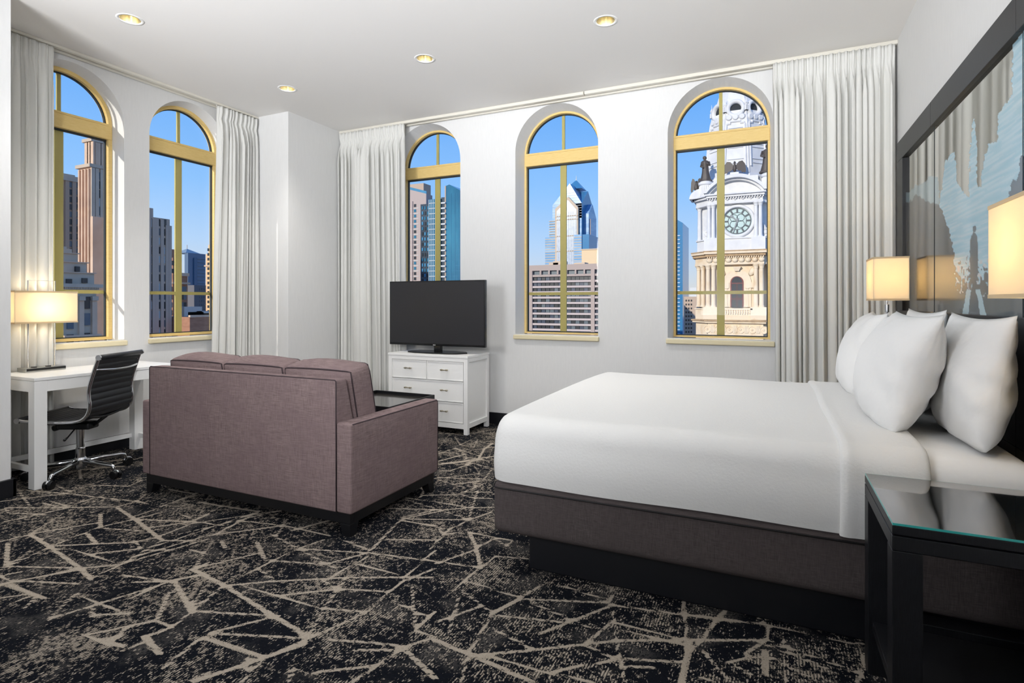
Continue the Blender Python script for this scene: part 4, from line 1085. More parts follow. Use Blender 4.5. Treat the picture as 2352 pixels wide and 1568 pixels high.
# pale sunlit slim tower
X7 = -170.0; y0, y1, z = lb(487, 520, 584, X7); xq = ony(473, 694, y0).x; t = tower('slim_peach_tower', 'slim peach coloured tower beside the second window curtain', (X7-6, (y0+y1)/2, -60))
P_(MB().box(xq, X7, y0, y1, -60, z), t, 'block', M('stone_peach', (236, 190, 140), .9))
ya, yb_, zz = lb(487, 520, 563, X7); P_(MB().box(xq+.8, X7-.5, ya+.3, yb_, z, zz), t, 'top_stage', MATS['stone_peach'])
P_(MB().box(xq-.4, X7+.5, y0-.4, y1, ZX(611, 480, X7), ZX(608, 480, X7)), t, 'cornice', st_tan)
windows(t, 'y', y0, [(xq+(X7-xq)*.45, ZX(v, 479.5, X7)) for v in range(572, 740, 11)], 1.0, .9, (m_pane,), seed=12)

# low brick building
X8 = -95.0; y0, y1, z = lb(436, 520, 727, X8); t = tower('low_brick_building', 'low sunlit brick building with rooftop boxes at the second window sill', (X8-8, (y0+y1)/2, -60))
P_(MB().box(X8-10, X8, y0, y1, -60, z), t, 'block', br_red)
P_(MB().box(X8-.4, X8+.1, y0, y1, z-.05, z+.35), t, 'parapet', st_tan)
for u, v, w in ((442, 716, 1.6), (458, 714, 1.3), (470, 719, 1.0), (436, 704, 1.8)):
    p = onx(u, v, X8-6); P_(MB().box(X8-7, X8-5, p.y-w, p.y+w, z, p.z), t, 'rooftop_box', M('roof_white', (206, 196, 184), .8))
X9 = -210.0; y0, y1, z = lb(446, 478, 655, X9)
t = tower('dark_row_building', 'dark shaded apartment block below the glass pyramid tower', (X9-8, (y0+y1)/2, -60)); P_(MB().box(X9-5, X9, y0, y1, -60, z), t, 'block', M('dark_masonry', (112, 108, 108), .9))
windows(t, 'x', X9+.05, [(onx(u, 694, X9).y, ZX(v, u, X9)) for v in range(664, 720, 9) for u in (460, 465, 470)], .5, .7, (m_pane2,), seed=14)

# ---------- buildings seen through the window wall (plane y = Y, walls look to -y and +x)
def yb(u0, u1, v0, Y): return ony(u0, 694, Y).x, ony(u1, 694, Y).x, ZY(v0, (u0+u1)/2, Y)
gl_blue = M('glass_blue', (88, 150, 182), .15, grain=((1,1,.5), .12, (60,118,150), .4, .65))
gl_deep = M('glass_deep', (46, 104, 132), .12, grain=((1,1,.4), .10, (66,136,160), .45, .7))
gl_dark = M('glass_dark', (66, 78, 88), .2, grain=((1,1,1), .25, (52,62,72), .4, .6))
frame_w = M('frame_white', (206, 208, 206), .6)
st_pink = M('stone_pink', (184, 168, 160), .9)
# residential tower, masonry
Y1 = 170.0; x0, x1, z = yb(930, 979, 447, Y1)
t = tower('pale_apartment_tower', 'pale pinkish apartment tower with a column of windows behind the television window', ((x0+x1)/2, Y1+8, -60))
P_(MB().box(x0, x1, Y1, Y1+4, -60, ZY(452, 955, Y1)), t, 'block', st_pink)
xa = ony(966, 694, Y1).x; P_(MB().prism([(x0, ZY(452, 955, Y1)), (x1, ZY(452, 955, Y1)), (x1, ZY(447, 955, Y1)), (x0, ZY(430, 955, Y1))], lambda a, b, q: (a, q, b), Y1+.02, Y1+4), t, 'sloped_parapet', st_pink)
P_(MB().prism([(x0, ZY(430, 955, Y1)), (x1, ZY(447, 955, Y1)), (x1, ZY(441, 955, Y1)), (x0, ZY(424, 955, Y1))], lambda a, b, q: (a, q, b), Y1+.1, Y1+.3), t, 'glass_rail', gl_blue)
P_(MB().box(x0-6, ony(958, 694, Y1).x, Y1+4.2, Y1+9, -60, ZY(416, 950, Y1)), t, 'core', st_dk)
windows(t, 'y', Y1, [(ony(953.5, 694, Y1).x, ZY(v, 953.5, Y1)) for v in range(472, 720, 12)], .95, 1.05, (m_pane, gl_deep), seed=21)
for v in range(478, 720, 12): P_(MB().box(ony(943, 694, Y1).x, ony(962, 694, Y1).x, Y1-.1, Y1+.05, ZY(v+.8, 953, Y1), ZY(v-.2, 953, Y1)), t, 'floor_line', frame_w)
P_(MB().box(ony(945.5, 694, Y1).x, ony(948.5, 694, Y1).x, Y1-.35, Y1, -60, ZY(462, 950, Y1)), t, 'pier', st_pink)
# blue glass tower
Y2 = 150.0
t = tower('blue_glass_tower', 'blue glass residential tower with stepped roof and white balconies', (ony(1010, 694, Y2).x, Y2+10, -60))
def fb(u0, u1, v0, dy, name, m, depth=14.0, vb=None):
    return P_(MB().box(ony(u0, 694, Y2).x, ony(u1, 694, Y2).x, Y2+dy, Y2+dy+depth, -60 if vb is None else ZY(vb, 1000, Y2), ZY(v0, (u0+u1)/2, Y2)), t, name, m)
fb(961, 984, 467, 1.2, 'dark_wing', gl_dark); fb(984, 1012, 457, 0, 'corner_bay', gl_deep); fb(1011, 1024, 452, .6, 'balcony_core', gl_dark); fb(1012, 1033, 444, 6, 'rear_bay', gl_blue)
x0, x1 = ony(1028, 694, Y2).x, ony(1075, 694, Y2).x
P_(MB().prism([(x0, -60), (x1, -60), (x1, ZY(448, 1050, Y2)), (x0+1.2, ZY(425, 1035, Y2)), (x0, ZY(428, 1030, Y2))], lambda a, b, q: (a, q, b), Y2-1, Y2+14), t, 'tall_bay', gl_deep)
P_(MB().box(x0-.35, x0+.05, Y2-1.1, Y2+9, -60, ZY(428, 1030, Y2)), t, 'fin', st_dk)
for v in range(466, 720, 12):
    for u0, u1, dy in ((985, 1000, 0), (1000, 1012, 0)):
        P_(MB().box(ony(u0, 694, Y2).x, ony(u1, 694, Y2).x, Y2+dy-.12, Y2+dy, ZY(v+.7, 998, Y2), ZY(v-.5, 998, Y2)), t, 'floor_line', frame_w)
    P_(MB().box(ony(1019, 694, Y2).x, ony(1028.5, 694, Y2).x, Y2-1.6, Y2+.6, ZY(v+3.2, 1024, Y2), ZY(v, 1024, Y2)), t, 'balcony', frame_w)
    P_(MB().box(x0+.1, x1, Y2-1.06, Y2-1, ZY(v+.3, 1045, Y2), ZY(v-.2, 1045, Y2)), t, 'floor_line', gl_blue)
for u in (985.3, 988.8, 992.3, 996, 1000): P_(MB().box(ony(u, 694, Y2).x-.06, ony(u, 694, Y2).x+.06, Y2-.14, Y2, -60, ZY(458, 995, Y2)), t, 'mullion', frame_w)
for u in (1040, 1049, 1058): P_(MB().box(ony(u, 694, Y2).x-.05, ony(u, 694, Y2).x+.05, Y2-1.08, Y2-1, -60, ZY(445, 1045, Y2)), t, 'mullion', gl_blue)
windows(t, 'y', Y2+1.15, [(ony(u, 694, Y2).x, ZY(v, u, Y2)) for v in range(476, 720, 12) for u in (966, 972, 978.5)], .5, 1.0, (gl_deep, m_pane, gl_blue), seed=22)

# glass skyscraper with gabled spire
Y3 = 430.0
t = tower('spire_skyscraper', 'blue glass skyscraper with chevron gables and a needle spire', (ony(1300, 694, Y3).x, Y3+18, -60))
def sX(u, Y=Y3): return ony(u, 694, Y).x
def sZ(v, u=1300, Y=Y3): return ZY(v, u, Y)
gl_sky = M('glass_sky', (112, 158, 196), .15, grain=((1,1,6), .05, (150,184,210), .45, .6))
gl_lat = M('glass_lattice', (160, 172, 186), .3, grain=((1,1,1), .4, (132,150,170), .4, .6))
gl_side = M('glass_side', (62, 124, 166), .12)
st_cream = M('stone_cream', (206, 186, 162), .85)
def gable(u0, u1, ve, ua, va, y0, y1, name, m):
    return P_(MB().prism([(sX(u0), -60), (sX(u1), -60), (sX(u1), sZ(ve)), (sX(ua), sZ(va)), (sX(u0), sZ(ve))], lambda a, b, q: (a, q, b), y0, y1), t, name, m)
gable(1263, 1331, 466, 1303, 418, Y3+6, Y3+40, 'shaft', gl_sky)
gable(1272, 1325, 476, 1302, 450, Y3+3, Y3+6, 'centre_bay', st_cream); gable(1276, 1322, 482, 1302, 458, Y3+2.6, Y3+3, 'lattice', gl_lat)
for v in (470, 478): pass
# side gable towards the right
def gx(a, b, q): return (q, a, b)
yA, yB_, xr = Y3+6, Y3+40, sX(1331)
P_(MB().prism([(yA, -60), (yB_, -60), (yB_, sZ(470)), ((yA+yB_)/2, sZ(430)), (yA, sZ(466))], gx, sX(1297), xr+.05), t, 'cross_gable', gl_side)
P_(MB().prism([(yA+6, -60), (yB_-6, -60), (yB_-6, sZ(492)), ((yA+yB_)/2, sZ(462)), (yA+6, sZ(488))], gx, xr, xr+4), t, 'side_bay', gl_sky)
P_(MB().taper((sX(1303), Y3+23, sZ(425)), (7, 7), (sX(1303), Y3+23, sZ(402)), (.5, .5)), t, 'spire_base', gl_side)
P_(MB().tube([(sX(1303), Y3+23, sZ(406)), (sX(1303), Y3+23, sZ(390))], [.6, .1], 6), t, 'needle', frame_w)
for u0, u1, v in ((1247, 1331, 541), (1256, 1331, 500)): P_(MB().box(sX(u0), sX(u1), Y3+(5 if v > 520 else 5.6), Y3+30, -60, sZ(v)), t, 'shoulder', gl_sky)
P_(MB().box(sX(1325), sX(1352), Y3+1, Y3+50, -60, sZ(540)), t, 'shoulder', gl_side)
P_(MB().box(sX(1318), sX(1336), Y3+0, Y3+10, -60, sZ(540)), t, 'shoulder', gl_sky)
for v in range(503, 620, 6):
    P_(MB().box(sX(1247 if v > 541 else 1256), sX(1272), Y3+4.8, Y3+5, sZ(v+1.6), sZ(v)), t, 'floor_band', st_cream)
    P_(MB().box(sX(1318), sX(1336), Y3-.2, Y3, sZ(v+1.6), sZ(v)), t, 'floor_band', st_cream) if v > 541 else None
for v in range(440, 503, 6): P_(MB().box(sX(1263.3) if v > 466 else sX(1303-(v-418)*.83), sX(1330.7) if v > 466 else sX(1303+(v-418)*.58), Y3+5.8, Y3+6, sZ(v+.8), sZ(v)), t, 'floor_band', frame_w)
for v in (494, 502, 540, 575): P_(MB().box(sX(1273), sX(1325), Y3+2.4, Y3+2.6, sZ(v+2), sZ(v)), t, 'floor_band', st_cream)
for u in range(1278, 1322, 5): P_(MB().box(sX(u), sX(u+1), Y3+2.4, Y3+2.58, -60, sZ(485 if 1285 < u < 1318 else 490)), t, 'mullion', frame_w)
P_(MB().box(sX(1331.2), sX(1345), Y3+14, Y3+14.5, -60, sZ(500)), t, 'fin', st_pink)

# broad office block
Y4 = 165.0
t = tower('banded_office_block', 'broad beige office block with rows of dark windows below the spire', (ony(1300, 694, Y4).x, Y4+10, -60))
oX = lambda u: ony(u, 694, Y4).x; oZ = lambda v, u=1300: ZY(v, u, Y4)
st_office = M('office_concrete', (178, 162, 152), .9)
P_(MB().box(oX(1211), oX(1400), Y4+.9, Y4+24, -60, oZ(608)), t, 'block', m_pane2)
P_(MB().box(oX(1211), oX(1400), Y4, Y4+24.5, oZ(620), oZ(607)), t, 'parapet', st_office)
P_(MB().box(oX(1211), oX(1400), Y4, Y4+.9, oZ(634.5), oZ(629.5)), t, 'spandrel', st_office)
rows = [635+12.45*k for k in range(13)]
for v in rows: P_(MB().box(oX(1222), oX(1400), Y4, Y4+.9, oZ(v+13), oZ(v+8.4)), t, 'spandrel', M('office_band', (196, 182, 176), .9))
for u0, u1 in ((1211, 1223), (1357.5, 1366)): P_(MB().box(oX(u0), oX(u1), Y4-.25, Y4+.9, -60, oZ(620)), t, 'pier', st_office)
for u in (1239.5, 1259, 1279, 1299, 1320, 1340): P_(MB().box(oX(u), oX(u+3.6), Y4, Y4+.9, oZ(630), oZ(620)), t, 'pier', st_office)
cells = [(oX(u), oZ(v+4.4)) for v in rows for u in [1227+9.8*k for k in range(14)]+[1371]]
windows(t, 'y', Y4+.75, cells, (oX(1232)-oX(1223))*.93, abs(oZ(0)-oZ(7.2)), (m_pane, m_pane, m_pane2, M('far_window_blue', (54, 66, 84), .25)), .3, seed=31)
for b in ((1240, 1262, 598), (1250, 1275, 594), (1300, 1325, 599)): P_(MB().box(oX(b[0]), oX(b[1]), Y4+8, Y4+12, oZ(608), oZ(b[2])), t, 'rooftop_plant', st_cream)
Y5 = 260.0; x0, x1, z = yb(1336, 1420, 573, Y5)
t = tower('peach_box_building', 'plain peach coloured block at the right of the middle window', ((x0+x1)/2, Y5+8, -60)); P_(MB().box(x0, x1, Y5, Y5+20, -60, z), t, 'block', M('stone_light_peach', (232, 204, 164), .9)); P_(MB().box(x0-.3, x1, Y5-.3, Y5+20, z, z+.6), t, 'coping', st_cream)

# narrow blue tower and grey block left of the clock tower
Y6 = 280.0; x0, x1, z = yb(1540, 1568, 512, Y6)
t = tower('narrow_blue_tower', 'narrow deep blue glass tower at left of the clock tower', ((x0+x1)/2, Y6+8, -60))
P_(MB().prism([(x0, -60), (x1, -60), (x1, ZY(512, 1560, Y6)), (x0+1, ZY(498, 1550, Y6)), (x0, ZY(498, 1550, Y6))], lambda a, b, q: (a, q, b), Y6, Y6+22), t, 'shaft', gl_side)
P_(MB().tube([(x0+2.4, Y6+3, ZY(500, 1553, Y6)), (x0+2.4, Y6+3, ZY(484, 1553, Y6))], .35, 6), t, 'mast', st_dk)
for v in range(540, 780, 9): P_(MB().box(x0, ony(1562, 694, Y6).x, Y6-.3, Y6, ZY(v+2.2, 1558, Y6), ZY(v, 1558, Y6)), t, 'floor_band', M('band_pale', (176, 196, 210), .5))
Y7 = 230.0; x0, x1, z = yb(1571, 1600, 681, Y7)
t = tower('grey_block', 'small grey block with rows of windows at the foot of the clock tower', ((x0+x1)/2, Y7+8, -60)); P_(MB().box(x0, x1, Y7, Y7+14, -60, z), t, 'block', st_dk)
windows(t, 'y', Y7, [(ony(u, 694, Y7).x, ZY(v, u, Y7)) for v in range(690, 780, 9) for u in (1576, 1582, 1588)], .55, .7, (m_pane,), seed=33)
P_(MB().box(ony(1573, 694, Y7).x, x1, Y7+15, Y7+25, -60, ZY(658, 1582, Y7)), t, 'rear_block', frame_w)

# ---------------------------------------------------------------- clock tower
YT = 150.0; UC = 1688.0
XT = ony(UC, 694, YT).x; sU = (ony(1750, 694, YT).x-ony(1630, 694, YT).x)/120; sV = YT/ray(UC, 694)[1]
t = empty('clock_tower', (XT, YT+10, -60), label='white stone clock tower with columns and statues in the right window', cat='clock tower')
cx = lambda u: XT+(u-UC)*sU
cz = lambda v: H+(V0-v)*sV
w_st = M('tower_white', (222, 222, 221), .8, grain=((1,1,1), .5, (208,208,208), .35, .7))
c_st = M('tower_cream', (228, 210, 182), .85, grain=((1,1,.6), .45, (210,180,140), .5, .75))
c_dk = M('tower_dark_tan', (190, 160, 122), .85, grain=((1,1,1), .8, (150,126,100), .4, .7))  # browner, darker mottled stone for some cornice courses
bronze = M('bronze', (74, 66, 60), .55)
T2 = lambda mb, name, m=w_st, par=None, **k: atb(mb, t).build(name, m, par or t, **k)
def plan(hw, hc, y0, dep, n=1):
    """tower plan: front bay half width hw, total half width hc, front at y0 (pixels for widths)"""
    a, b = hw*sU, hc*sU; c = b-a
    return [(XT-a, y0), (XT+a, y0), (XT+a, y0+1.0), (XT+b, y0+1.0+c), (XT+b, y0+dep-c), (XT+a, y0+dep), (XT-a, y0+dep), (XT-b, y0+dep-c), (XT-b, y0+1.0+c), (XT-a, y0+1.0)]
def slab(hw, hc, dy, v1, v0, name, m=w_st, ex=0.0):
    P = plan(hw, hc, YT+dy, 22-2*dy)
    return T2(MB().prism(P, lambda a, b, q: (a, b, q), cz(v1) if v1 < 2000 else -60, cz(v0)), name, m)
slab(64, 98, .6, 3000, 742, 'base_block', c_st)
slab(70, 106, -.4, 742, 738, 'cornice', c_st); slab(72, 109, -.8, 738, 734.5, 'cornice', c_dk)
slab(64, 99, .3, 734.5, 708, 'pedestal_stage', c_st); slab(66, 101, .1, 711, 708, 'ledge', c_st)
slab(56, 92, 1.6, 708, 604, 'column_stage', c_st)
slab(66, 100, .1, 607, 602, 'architrave', c_st); slab(65, 99, .3, 602, 588, 'frieze', c_st)
slab(69, 105, -.5, 588, 582, 'cornice', c_dk); slab(72, 108, -1.0, 582, 577, 'cornice', c_st); slab(73, 109, -1.1, 577, 574.5, 'cornice', c_dk)
slab(60, 95, .8, 574.5, 545, 'clock_pedestal'); slab(62, 98, .5, 547, 544, 'ledge')
slab(55, 92, 1.7, 545, 466, 'clock_stage')
slab(64, 98, .3, 466, 461, 'architrave'); slab(63, 97, .5, 461, 451, 'frieze'); slab(67, 102, -.3, 451, 446, 'cornice'); slab(70, 106, -.8, 446, 442.5, 'cornice')
slab(52, 88, 3.0, 442.5, 400, 'attic')
# dentils and frieze ornaments
for v0, v1, n_, m_, dy in ((588, 592, 26, c_st, -.35), (451, 455, 22, w_st, -.1)):
    for k in range(n_):
        u = UC-64+128*k/(n_-1); T2(MB().box(cx(u-1.2), cx(u+1.2), YT+dy, YT+.6, cz(v1), cz(v0)), 'dentil', m_)
for k in range(9):
    u = UC-60+15*k; T2(MB().lathe([(.0, 0), (.7, .08), (.75, .25), (.3, .42), (0, .45)], n=10).xform(Matrix.Translation((cx(u), YT+.32, cz(596))) @ Matrix.Rotation(PI/2, 4, 'X')), 'carved_boss', c_st, smooth=True)
for k in range(7):
    u = UC-54+18*k; T2(MB().lathe([(0, 0), (.32, .05), (.3, .2), (0, .28)], n=8).xform(Matrix.Translation((cx(u), YT+.52, cz(456))) @ Matrix.Rotation(PI/2, 4, 'X')), 'carved_boss', w_st, smooth=True)
for k in range(6):
    u = UC-66+26.2*k
    T2(MB().lathe([(.95, 0), (.95, .25), (.75, .25), (.7, .1), (.3, .12), (.2, .3), (0, .32)], n=18).xform(Matrix.Translation((cx(u), YT+.62, cz(757))) @ Matrix.Rotation(PI/2, 4, 'X')), 'rosette', c_st, smooth=False)
    for s in (-1.6, 0, 1.6): T2(MB().box(cx(u+13+s*1.9)-.14, cx(u+13+s*1.9)+.14, YT+.4, YT+.62, cz(765), cz(747)), 'triglyph', c_st)
# columns
def column(u, dy, v1, v0, r, m, cap=1.0):
    h = cz(v0)-cz(v1); pr = [(r*1.35, 0), (r*1.35, h*.02), (r*1.15, h*.035), (r, h*.05), (r*.98, h*.4), (r*.86, h*.90), (r*1.0, h*.905), (r*.95, h*.92), (r*1.2, h*.97), (r*1.45, h*.985), (r*1.45, h)]
    T2(MB().lathe(pr, (cx(u), YT+dy, cz(v1)), 14), 'column', m, auto=40)
for s in (-1, 1):
    for u in (49, 62): column(UC+s*u-2, .9, 705, 607, .55, c_st)
    for u in (49.5, 59.5): column(UC+s*u-2, .9, 545, 466, .48, w_st)
    for u, dy in ((78, 3.4), (90, 4.9)): column(UC+s*u-1, dy, 705, 607, .55, c_st)
    column(UC+s*89, 5.0, 545, 466, .5, w_st)
    T2(MB().box(cx(UC+s*55-2)-1.6, cx(UC+s*55-2)+1.6, YT+.0, YT+2, cz(574.5), cz(545)), 'column_pedestal')
    T2(MB().box(cx(UC+s*55-2)-1.8, cx(UC+s*55-2)+1.8, YT-.1, YT+2, cz(734), cz(705)), 'column_pedestal', c_st)
    for u in (24,): column(UC+s*u+4, 1.5, 705, 661, .42, c_st)
    T2(MB().box(cx(UC+4+s*30)-1.2, cx(UC+4+s*30)+1.2, YT+1.0, YT+1.7, cz(661), cz(648)), 'impost', c_st)
# arched window with surround
ua = UC+4
def arc(hw, vs, n=18): return [(cx(ua)-hw, cz(705))]+[(cx(ua)-hw*math.cos(PI*k/n), cz(vs)+hw*math.sin(PI*k/n)) for k in range(n+1)]+[(cx(ua)+hw, cz(705))]
fy = lambda a, b, q: (a, q, b)
T2(MB().prism(arc(3.3, 648), fy, YT+1.25, YT+1.65), 'arch_surround', c_st)
aw = T2(MB().prism(arc(1.55, 648), fy, YT+1.1, YT+1.26), 'arched_window', M('red_frame', (122, 52, 48), .6))
T2(MB().prism([(a*.82+cx(ua)*.18, b-.15) for a, b in arc(1.55, 648)], fy, YT+1.04, YT+1.12), 'pane', m_pane, aw)
for v in (650, 668, 686): T2(MB().box(cx(ua)-1.5, cx(ua)+1.5, YT+.98, YT+1.06, cz(v+1), cz(v-1)), 'glazing_bar', MATS['red_frame'], aw)
T2(MB().box(cx(ua)-.06, cx(ua)+.06, YT+.98, YT+1.06, cz(705), cz(650)), 'glazing_bar', MATS['red_frame'], aw)
T2(MB().taper((cx(ua), YT+1.1, cz(622)), (.5, .5), (cx(ua), YT+1.0, cz(612)), (1.0, .7)), 'keystone', c_st)
for s in (-1, 1):
    T2(MB().lathe([(0, 0), (.9, .1), (.8, .4), (.3, .6), (0, .6)], n=8, sx=.8, sy=1.6).xform(Matrix.Translation((cx(ua)+s*3.6, YT+1.5, cz(622))) @ Matrix.Rotation(s*.5, 4, 'Y') @ Matrix.Rotation(PI/2, 4, 'X')), 'carved_spandrel', c_st, smooth=True)
bal = MB()
for k in range(15):
    u = UC-38+77*k/14; bal.lathe([(.16, 0), (.10, .15), (.22, .5), (.09, .85), (.16, cz(711)-cz(722))], (cx(u), YT+.05, cz(722)), 6)
o = T2(bal, 'balusters', c_st); o['kind'] = 'stuff'
T2(MB().box(cx(UC-40), cx(UC+40), YT-.1, YT+.3, cz(711.5), cz(708)), 'balustrade_rail', c_st)
# clock
uc_, vc_ = 1692.5, 506; R = 33.5*sV; CY = YT+1.7
Mc = Matrix.Translation((cx(uc_), CY, cz(vc_))) @ Matrix.Rotation(PI/2, 4, 'X')
ck = T2(MB().lathe([(R*.98, 0), (R*.98, .25), (.001, .25)], n=48, cap=False).xform(Mc), 'clock_face', M('clock_glass', (172, 196, 192), .3), label='pale green clock dial')
T2(MB().lathe([(R*.93, .1), (R*.93, .55), (R*1.0, .75), (R*1.12, .6), (R*1.16, .0)], n=48, cap=False).xform(Mc), 'rim', w_st, ck, smooth=True)
ckd = M('clock_iron', (62, 72, 78), .5)
for a, b in ((.90, .84), (.60, .565)): T2(MB().lathe([(R*a, .25), (R*a, .36), (R*b, .36), (R*b, .25)], n=48, cap=False).xform(Mc), 'ring', ckd, ck)
def hand(a0, r0, r1, w0, w1, z, m=ckd, name='hour_mark'):
    c, s = math.cos(a0), math.sin(a0)
    P = [(r0*c-w0*s, r0*s+w0*c), (r0*c+w0*s, r0*s-w0*c), (r1*c+w1*s, r1*s-w1*c), (r1*c-w1*s, r1*s+w1*c)]
    T2(MB().prism(P, lambda a, b, q: (a, b, q), .25, z).xform(Mc), name, m, ck)
for k in range(12): hand(PI/2-k*PI/6, R*.60, R*.85, R*.055, R*.055, .37)
for k in range(4):
    q = PI/4+k*PI/2; P = [(R*.31*math.cos(q)+R*.24*math.cos(a), R*.31*math.sin(q)+R*.24*math.sin(a), .3) for a in [2*PI*i/20 for i in range(21)]]
    T2(MB().tube(P, .06, 5, False).xform(Mc), 'tracery', ckd, ck)
hand(math.radians(252), -R*.2, R*.84, R*.055, R*.03, .5, M('hand_grey', (110, 118, 124), .4), 'minute_hand'); hand(math.radians(136), -R*.1, R*.5, R*.05, R*.05, .46, MATS['hand_grey'], 'hour_hand')
T2(MB().lathe([(R*.10, .3), (R*.10, .5), (0.001, .5)], n=14, cap=False).xform(Mc @ Matrix.Translation((R*.5*math.cos(math.radians(136)), R*.5*math.sin(math.radians(136)), 0))), 'hour_hand_disc', MATS['hand_grey'], ck)
# surround arch over the clock, segmental pediment
def seg(hw, v_e, v_a, n=20):
    h = cz(v_a)-cz(v_e); w = hw*sU; Rr = (w*w+h*h)/(2*h); a0 = math.asin(min(1, w/Rr)); return [(cx(UC)+Rr*math.sin(-a0+2*a0*k/n), cz(v_e)-(Rr-h)+Rr*math.cos(-a0+2*a0*k/n)) for k in range(n+1)]
def band(o_, i_, y0, y1, name, m=w_st): T2(MB().prism(o_+i_[::-1], fy, y0, y1), name, m)
T2(MB().prism(seg(66, 442.5, 408), fy, YT+1.6, YT+10), 'pediment', w_st)
band(seg(73, 440, 400), seg(66, 440, 408), YT-.9, YT+10, 'pediment_cornice'); band(seg(66, 441, 406), seg(60, 441, 412), YT+.2, YT+2, 'pediment_molding')
for s in (-1, 1):
    q = cx(UC+s*80); P = [(q-3.2*math.cos(a), cz(446)+2.6*math.sin(a)) for a in [PI*k/14 for k in range(15)]]
    T2(MB().prism(P, lambda a, b, q_: (a, q_, b), YT+2.4, YT+8), 'corner_pediment')
    T2(MB().lathe([(.0, 0), (1.0, .06), (1.1, .35), (.6, .3), (.5, .5), (0, .6)], n=16).xform(Matrix.Translation((cx(UC+s*68), YT+2.6, cz(533))) @ Matrix.Rotation(PI/2, 4, 'X')), 'scroll', w_st)
    T2(MB().tube([(cx(UC+s*68), YT+2.4, cz(530)), (cx(UC+s*66), YT+2.5, cz(520)), (cx(UC+s*60), YT+2.4, cz(508))], [.45, .35, .15], 8), 'scroll', w_st, smooth=True)
# statue pedestals (round), tapering spire
for u, v1, v0, r in ((1616, 446, 404, 17), (1762, 440, 396, 15)):
    rr = r*sU; h = cz(v0)-cz(v1); T2(MB().lathe([(rr, 0), (rr, h*.1), (rr*.86, h*.14), (rr*.86, h*.72), (rr*1.05, h*.78), (rr*1.05, h*.9), (rr*.8, h*.92), (rr*.8, h)], (cx(u), YT+3.2, cz(v1)), 20), 'statue_pedestal', w_st, auto=40)
    for k in range(12):
        a = PI+PI*k/11; T2(MB().box(-.12, .12, -.12, .12, h*.2, h*.7).xform(Matrix.Translation((cx(u)+rr*.87*math.cos(a), YT+3.2+rr*.87*math.sin(a), cz(v1)))), 'fluting', w_st)
T2(MB().box(cx(1676), cx(1696), YT+1.5, YT+4.5, cz(408), cz(392)), 'eagle_pedestal'); T2(MB().box(cx(1668), cx(1704), YT+1.8, YT+4.5, cz(408), cz(401)), 'eagle_pedestal')
T2(MB().box(cx(1585), cx(1599), YT+3.2, YT+5.4, cz(446), cz(427.5)), 'eagle_pedestal')
ax = (UC-2, YT+13.0)
levels = [(404, 84), (392, 82), (388, 77), (300, 70.5), (255, 64.5), (235, 59), (205, 50), (170, 40), (120, 24)]
def octa(hw): return [(cx(ax[0])+hw*sU/math.cos(PI/8)*math.cos(PI/8+k*PI/4), ax[1]+hw*sU/math.cos(PI/8)*math.sin(PI/8+k*PI/4)) for k in range(8)]
sp = MB(); vs = []
for v, hw in levels: vs += [(a, b, cz(v)) for a, b in octa(hw)]
fs = [(i*8+k, i*8+(k+1) % 8, (i+1)*8+(k+1) % 8, (i+1)*8+k) for i in range(len(levels)-1) for k in range(8)]
sp.add(vs, fs+[tuple(range((len(levels)-1)*8, len(levels)*8))]); spo = T2(sp, 'spire')
def hwat(v):
    for (v1, h1), (v0, h0) in zip(levels, levels[1:]):
        if v1 >= v >= v0: return h1+(h0-h1)*(v1-v)/(v1-v0)
def onface(k, v, s, out=0.0):   # point on spire face k (0 = front), s sideways in -1..1
    hw = hwat(v)*sU; a = -PI/2+k*PI/4; n = Vector((math.cos(a), math.sin(a), 0)); r = Vector((-n.y, n.x, 0))
    return Vector((cx(ax[0]), ax[1], cz(v)))+n*(hw+out)+r*(s*hw*math.tan(PI/8))
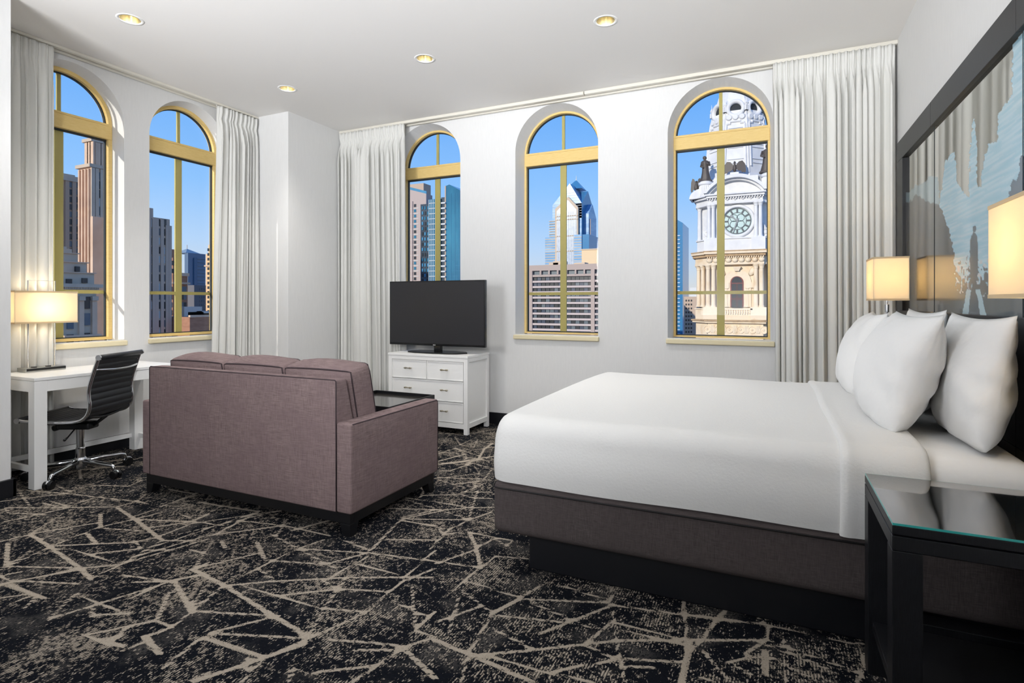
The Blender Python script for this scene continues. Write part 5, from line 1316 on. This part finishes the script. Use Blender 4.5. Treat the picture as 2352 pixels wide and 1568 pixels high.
for k in (-1, 0, 1, 2):
    for v in list(range(276, 332, 8))+[352, 362]:
        a, b = onface(k, v, -.62, .0), onface(k, v, .62, .0); c, d = onface(k, v+2.2, .62, .28), onface(k, v+2.2, -.62, .28)
        e, f_ = onface(k, v+2.4, .62, -.05), onface(k, v+2.4, -.62, -.05)
        T2(MB().add([a, b, c, d, e, f_], [(0,1,2,3),(3,2,4,5),(0,3,5),(1,4,2)]), 'louvre', w_st, spo)
    for s in (-.8, .8):
        P = [onface(k, v, s, .12) for v in (372, 340, 300, 268)]; T2(MB().tube(P, .28, 6), 'panel_frame', w_st, spo)
    T2(MB().tube([onface(k, 266, -.8, .12), onface(k, 266, -.45, .12), onface(k, 261, -.45, .12), onface(k, 261, .45, .12), onface(k, 266, .45, .12), onface(k, 266, .8, .12)], .28, 6), 'panel_frame', w_st, spo)
    for s in (-.6, 0, .6):
        p = onface(k, 251, s, .0); n = onface(k, 251, s, 1.0)-p
        T2(MB().tube([p-n*.1, p+n*.55], [.95, .6], 12), 'knob', w_st, spo)
    p = onface(k, 229, 0, .0); n = (onface(k, 229, 0, 1.0)-p); q = n.to_track_quat('Z', 'Y').to_matrix().to_4x4()
    ocm = Matrix.Translation(p) @ q
    oc = T2(MB().lathe([(1.35, -.6), (1.35, .5), (1.7, 1.0), (2.3, .9), (2.4, -.8)], n=22, cap=False).xform(ocm), 'oculus', w_st, spo, smooth=True) if False else T2(MB().lathe([(1.35, -.6), (1.35, .5), (1.7, 1.0), (2.3, .9), (2.4, -.8)], n=22, cap=False).xform(ocm), 'oculus', w_st, smooth=True)
    T2(MB().lathe([(1.36, .1), (.001, .1)], n=22, cap=False).xform(ocm), 'oculus_opening', M('opening_dark', (34, 40, 46), .8), oc)
    for s in (-1, 1): T2(MB().lathe([(.5, 0), (.5, 1.2), (.25, 1.4), (.45, 1.9), (.1, 2.6), (.03, 3.6)], onface(k, 236, s*1.0, .3), 8), 'finial', w_st)
    p = onface(k, 372, .0, .2)
ridge = [T2(MB().tube([onface(k, v, 1.0, .0) for v in (388, 300, 255, 235, 205)], .22, 6), 'ridge', w_st, spo) for k in (-2, -1, 0, 1)]
# statues and eagles
def statue(label, u, vb, vt, lean):
    h = cz(vt)-cz(vb); g = empty('bronze_statue', (cx(u), YT+3.2, cz(vb)), label=label, cat='statue', group='bronze statues on the clock tower')
    pr = [(.17, 0), (.18, .05), (.15, .22), (.125, .42), (.12, .55), (.14, .66), (.15, .73), (.12, .785), (.05, .82), (.045, .845), (.07, .875), (.078, .91), (.065, .96), (.02, .985)]
    mb = MB(); n = 18; vs = []
    for r, z in pr:
        for k in range(n):
            q = 2*PI*k/n; rr = r*(1+.12*math.cos(6*q+z*5)*(1 if z < .75 else .2))*h*.95
            vs.append((rr*math.cos(q)*1.05+lean*z*z*h, rr*.8*math.sin(q), z*h))
    mb.add(vs, [(i*n+k, i*n+(k+1) % n, (i+1)*n+(k+1) % n, (i+1)*n+k) for i in range(len(pr)-1) for k in range(n)])
    mb.tube([(-.12*h, 0, .74*h), (-.17*h, -.05*h, .58*h), (-.06*h, -.13*h, .50*h)], [.045*h, .04*h, .025*h], 8)
    mb.tube([(.12*h, 0, .74*h), (.16*h, -.07*h, .60*h), (.05*h, -.14*h, .66*h)], [.045*h, .04*h, .025*h], 8)
    mb.build('figure', bronze, g, smooth=True)
    MB().lathe([(.24*h, -.02*h), (.24*h, .03*h), (.20*h, .045*h)], n=14).build('plinth', bronze, g)
statue('robed bronze statue standing left on the clock tower ledge', 1616, 404, 343, -.04)
statue('robed bronze statue at the right edge of the clock tower window', 1759, 396, 330, .05)
def eagle(label, u, v, y, sc, fold):
    g = empty('bronze_eagle', (cx(u), y, cz(v)), label=label, cat='statue', group='bronze eagles on the clock tower')
    MB().lathe([(.05, 0), (.42, .5), (.5, 1.1), (.36, 1.8), (.22, 2.2), (.3, 2.5), (.22, 2.8), (.02, 2.9)], n=12, sx=sc, sy=sc).xform(Matrix.Scale(1, 4)).build('body', bronze, g, smooth=True)
    MB().tube([(.0, -.25*sc, 2.55), (.0, -.62*sc, 2.45)], [.14, .02], 6).build('beak', bronze, g)
    for s in (-1, 1):
        P = [(s*.3, 1.9), (s*1.1, 2.9), (s*2.0, 3.1), (s*2.7, 2.2), (s*2.95, .5), (s*2.75, -.2), (s*2.3, .1), (s*2.0, -.1), (s*1.6, .5), (s*1.1, .4), (s*.4, 1.0)]
        P = [(a*sc*fold, b*sc) for a, b in P]
        MB().prism(P, lambda a, b, q: (a, q+abs(a)*.12, b), -.1, .12).build('wing', bronze, g)
    MB().box(-.6*sc, .6*sc, -.5, .5, -.3, 0.05).build('plinth', bronze, g)
eagle('bronze eagle with spread wings above the clock', 1686, 391, YT+2.6, .95, .95)
eagle('small bronze eagle perched at the left corner of the clock tower', 1592, 426, YT+4.2, 1.15, .42)
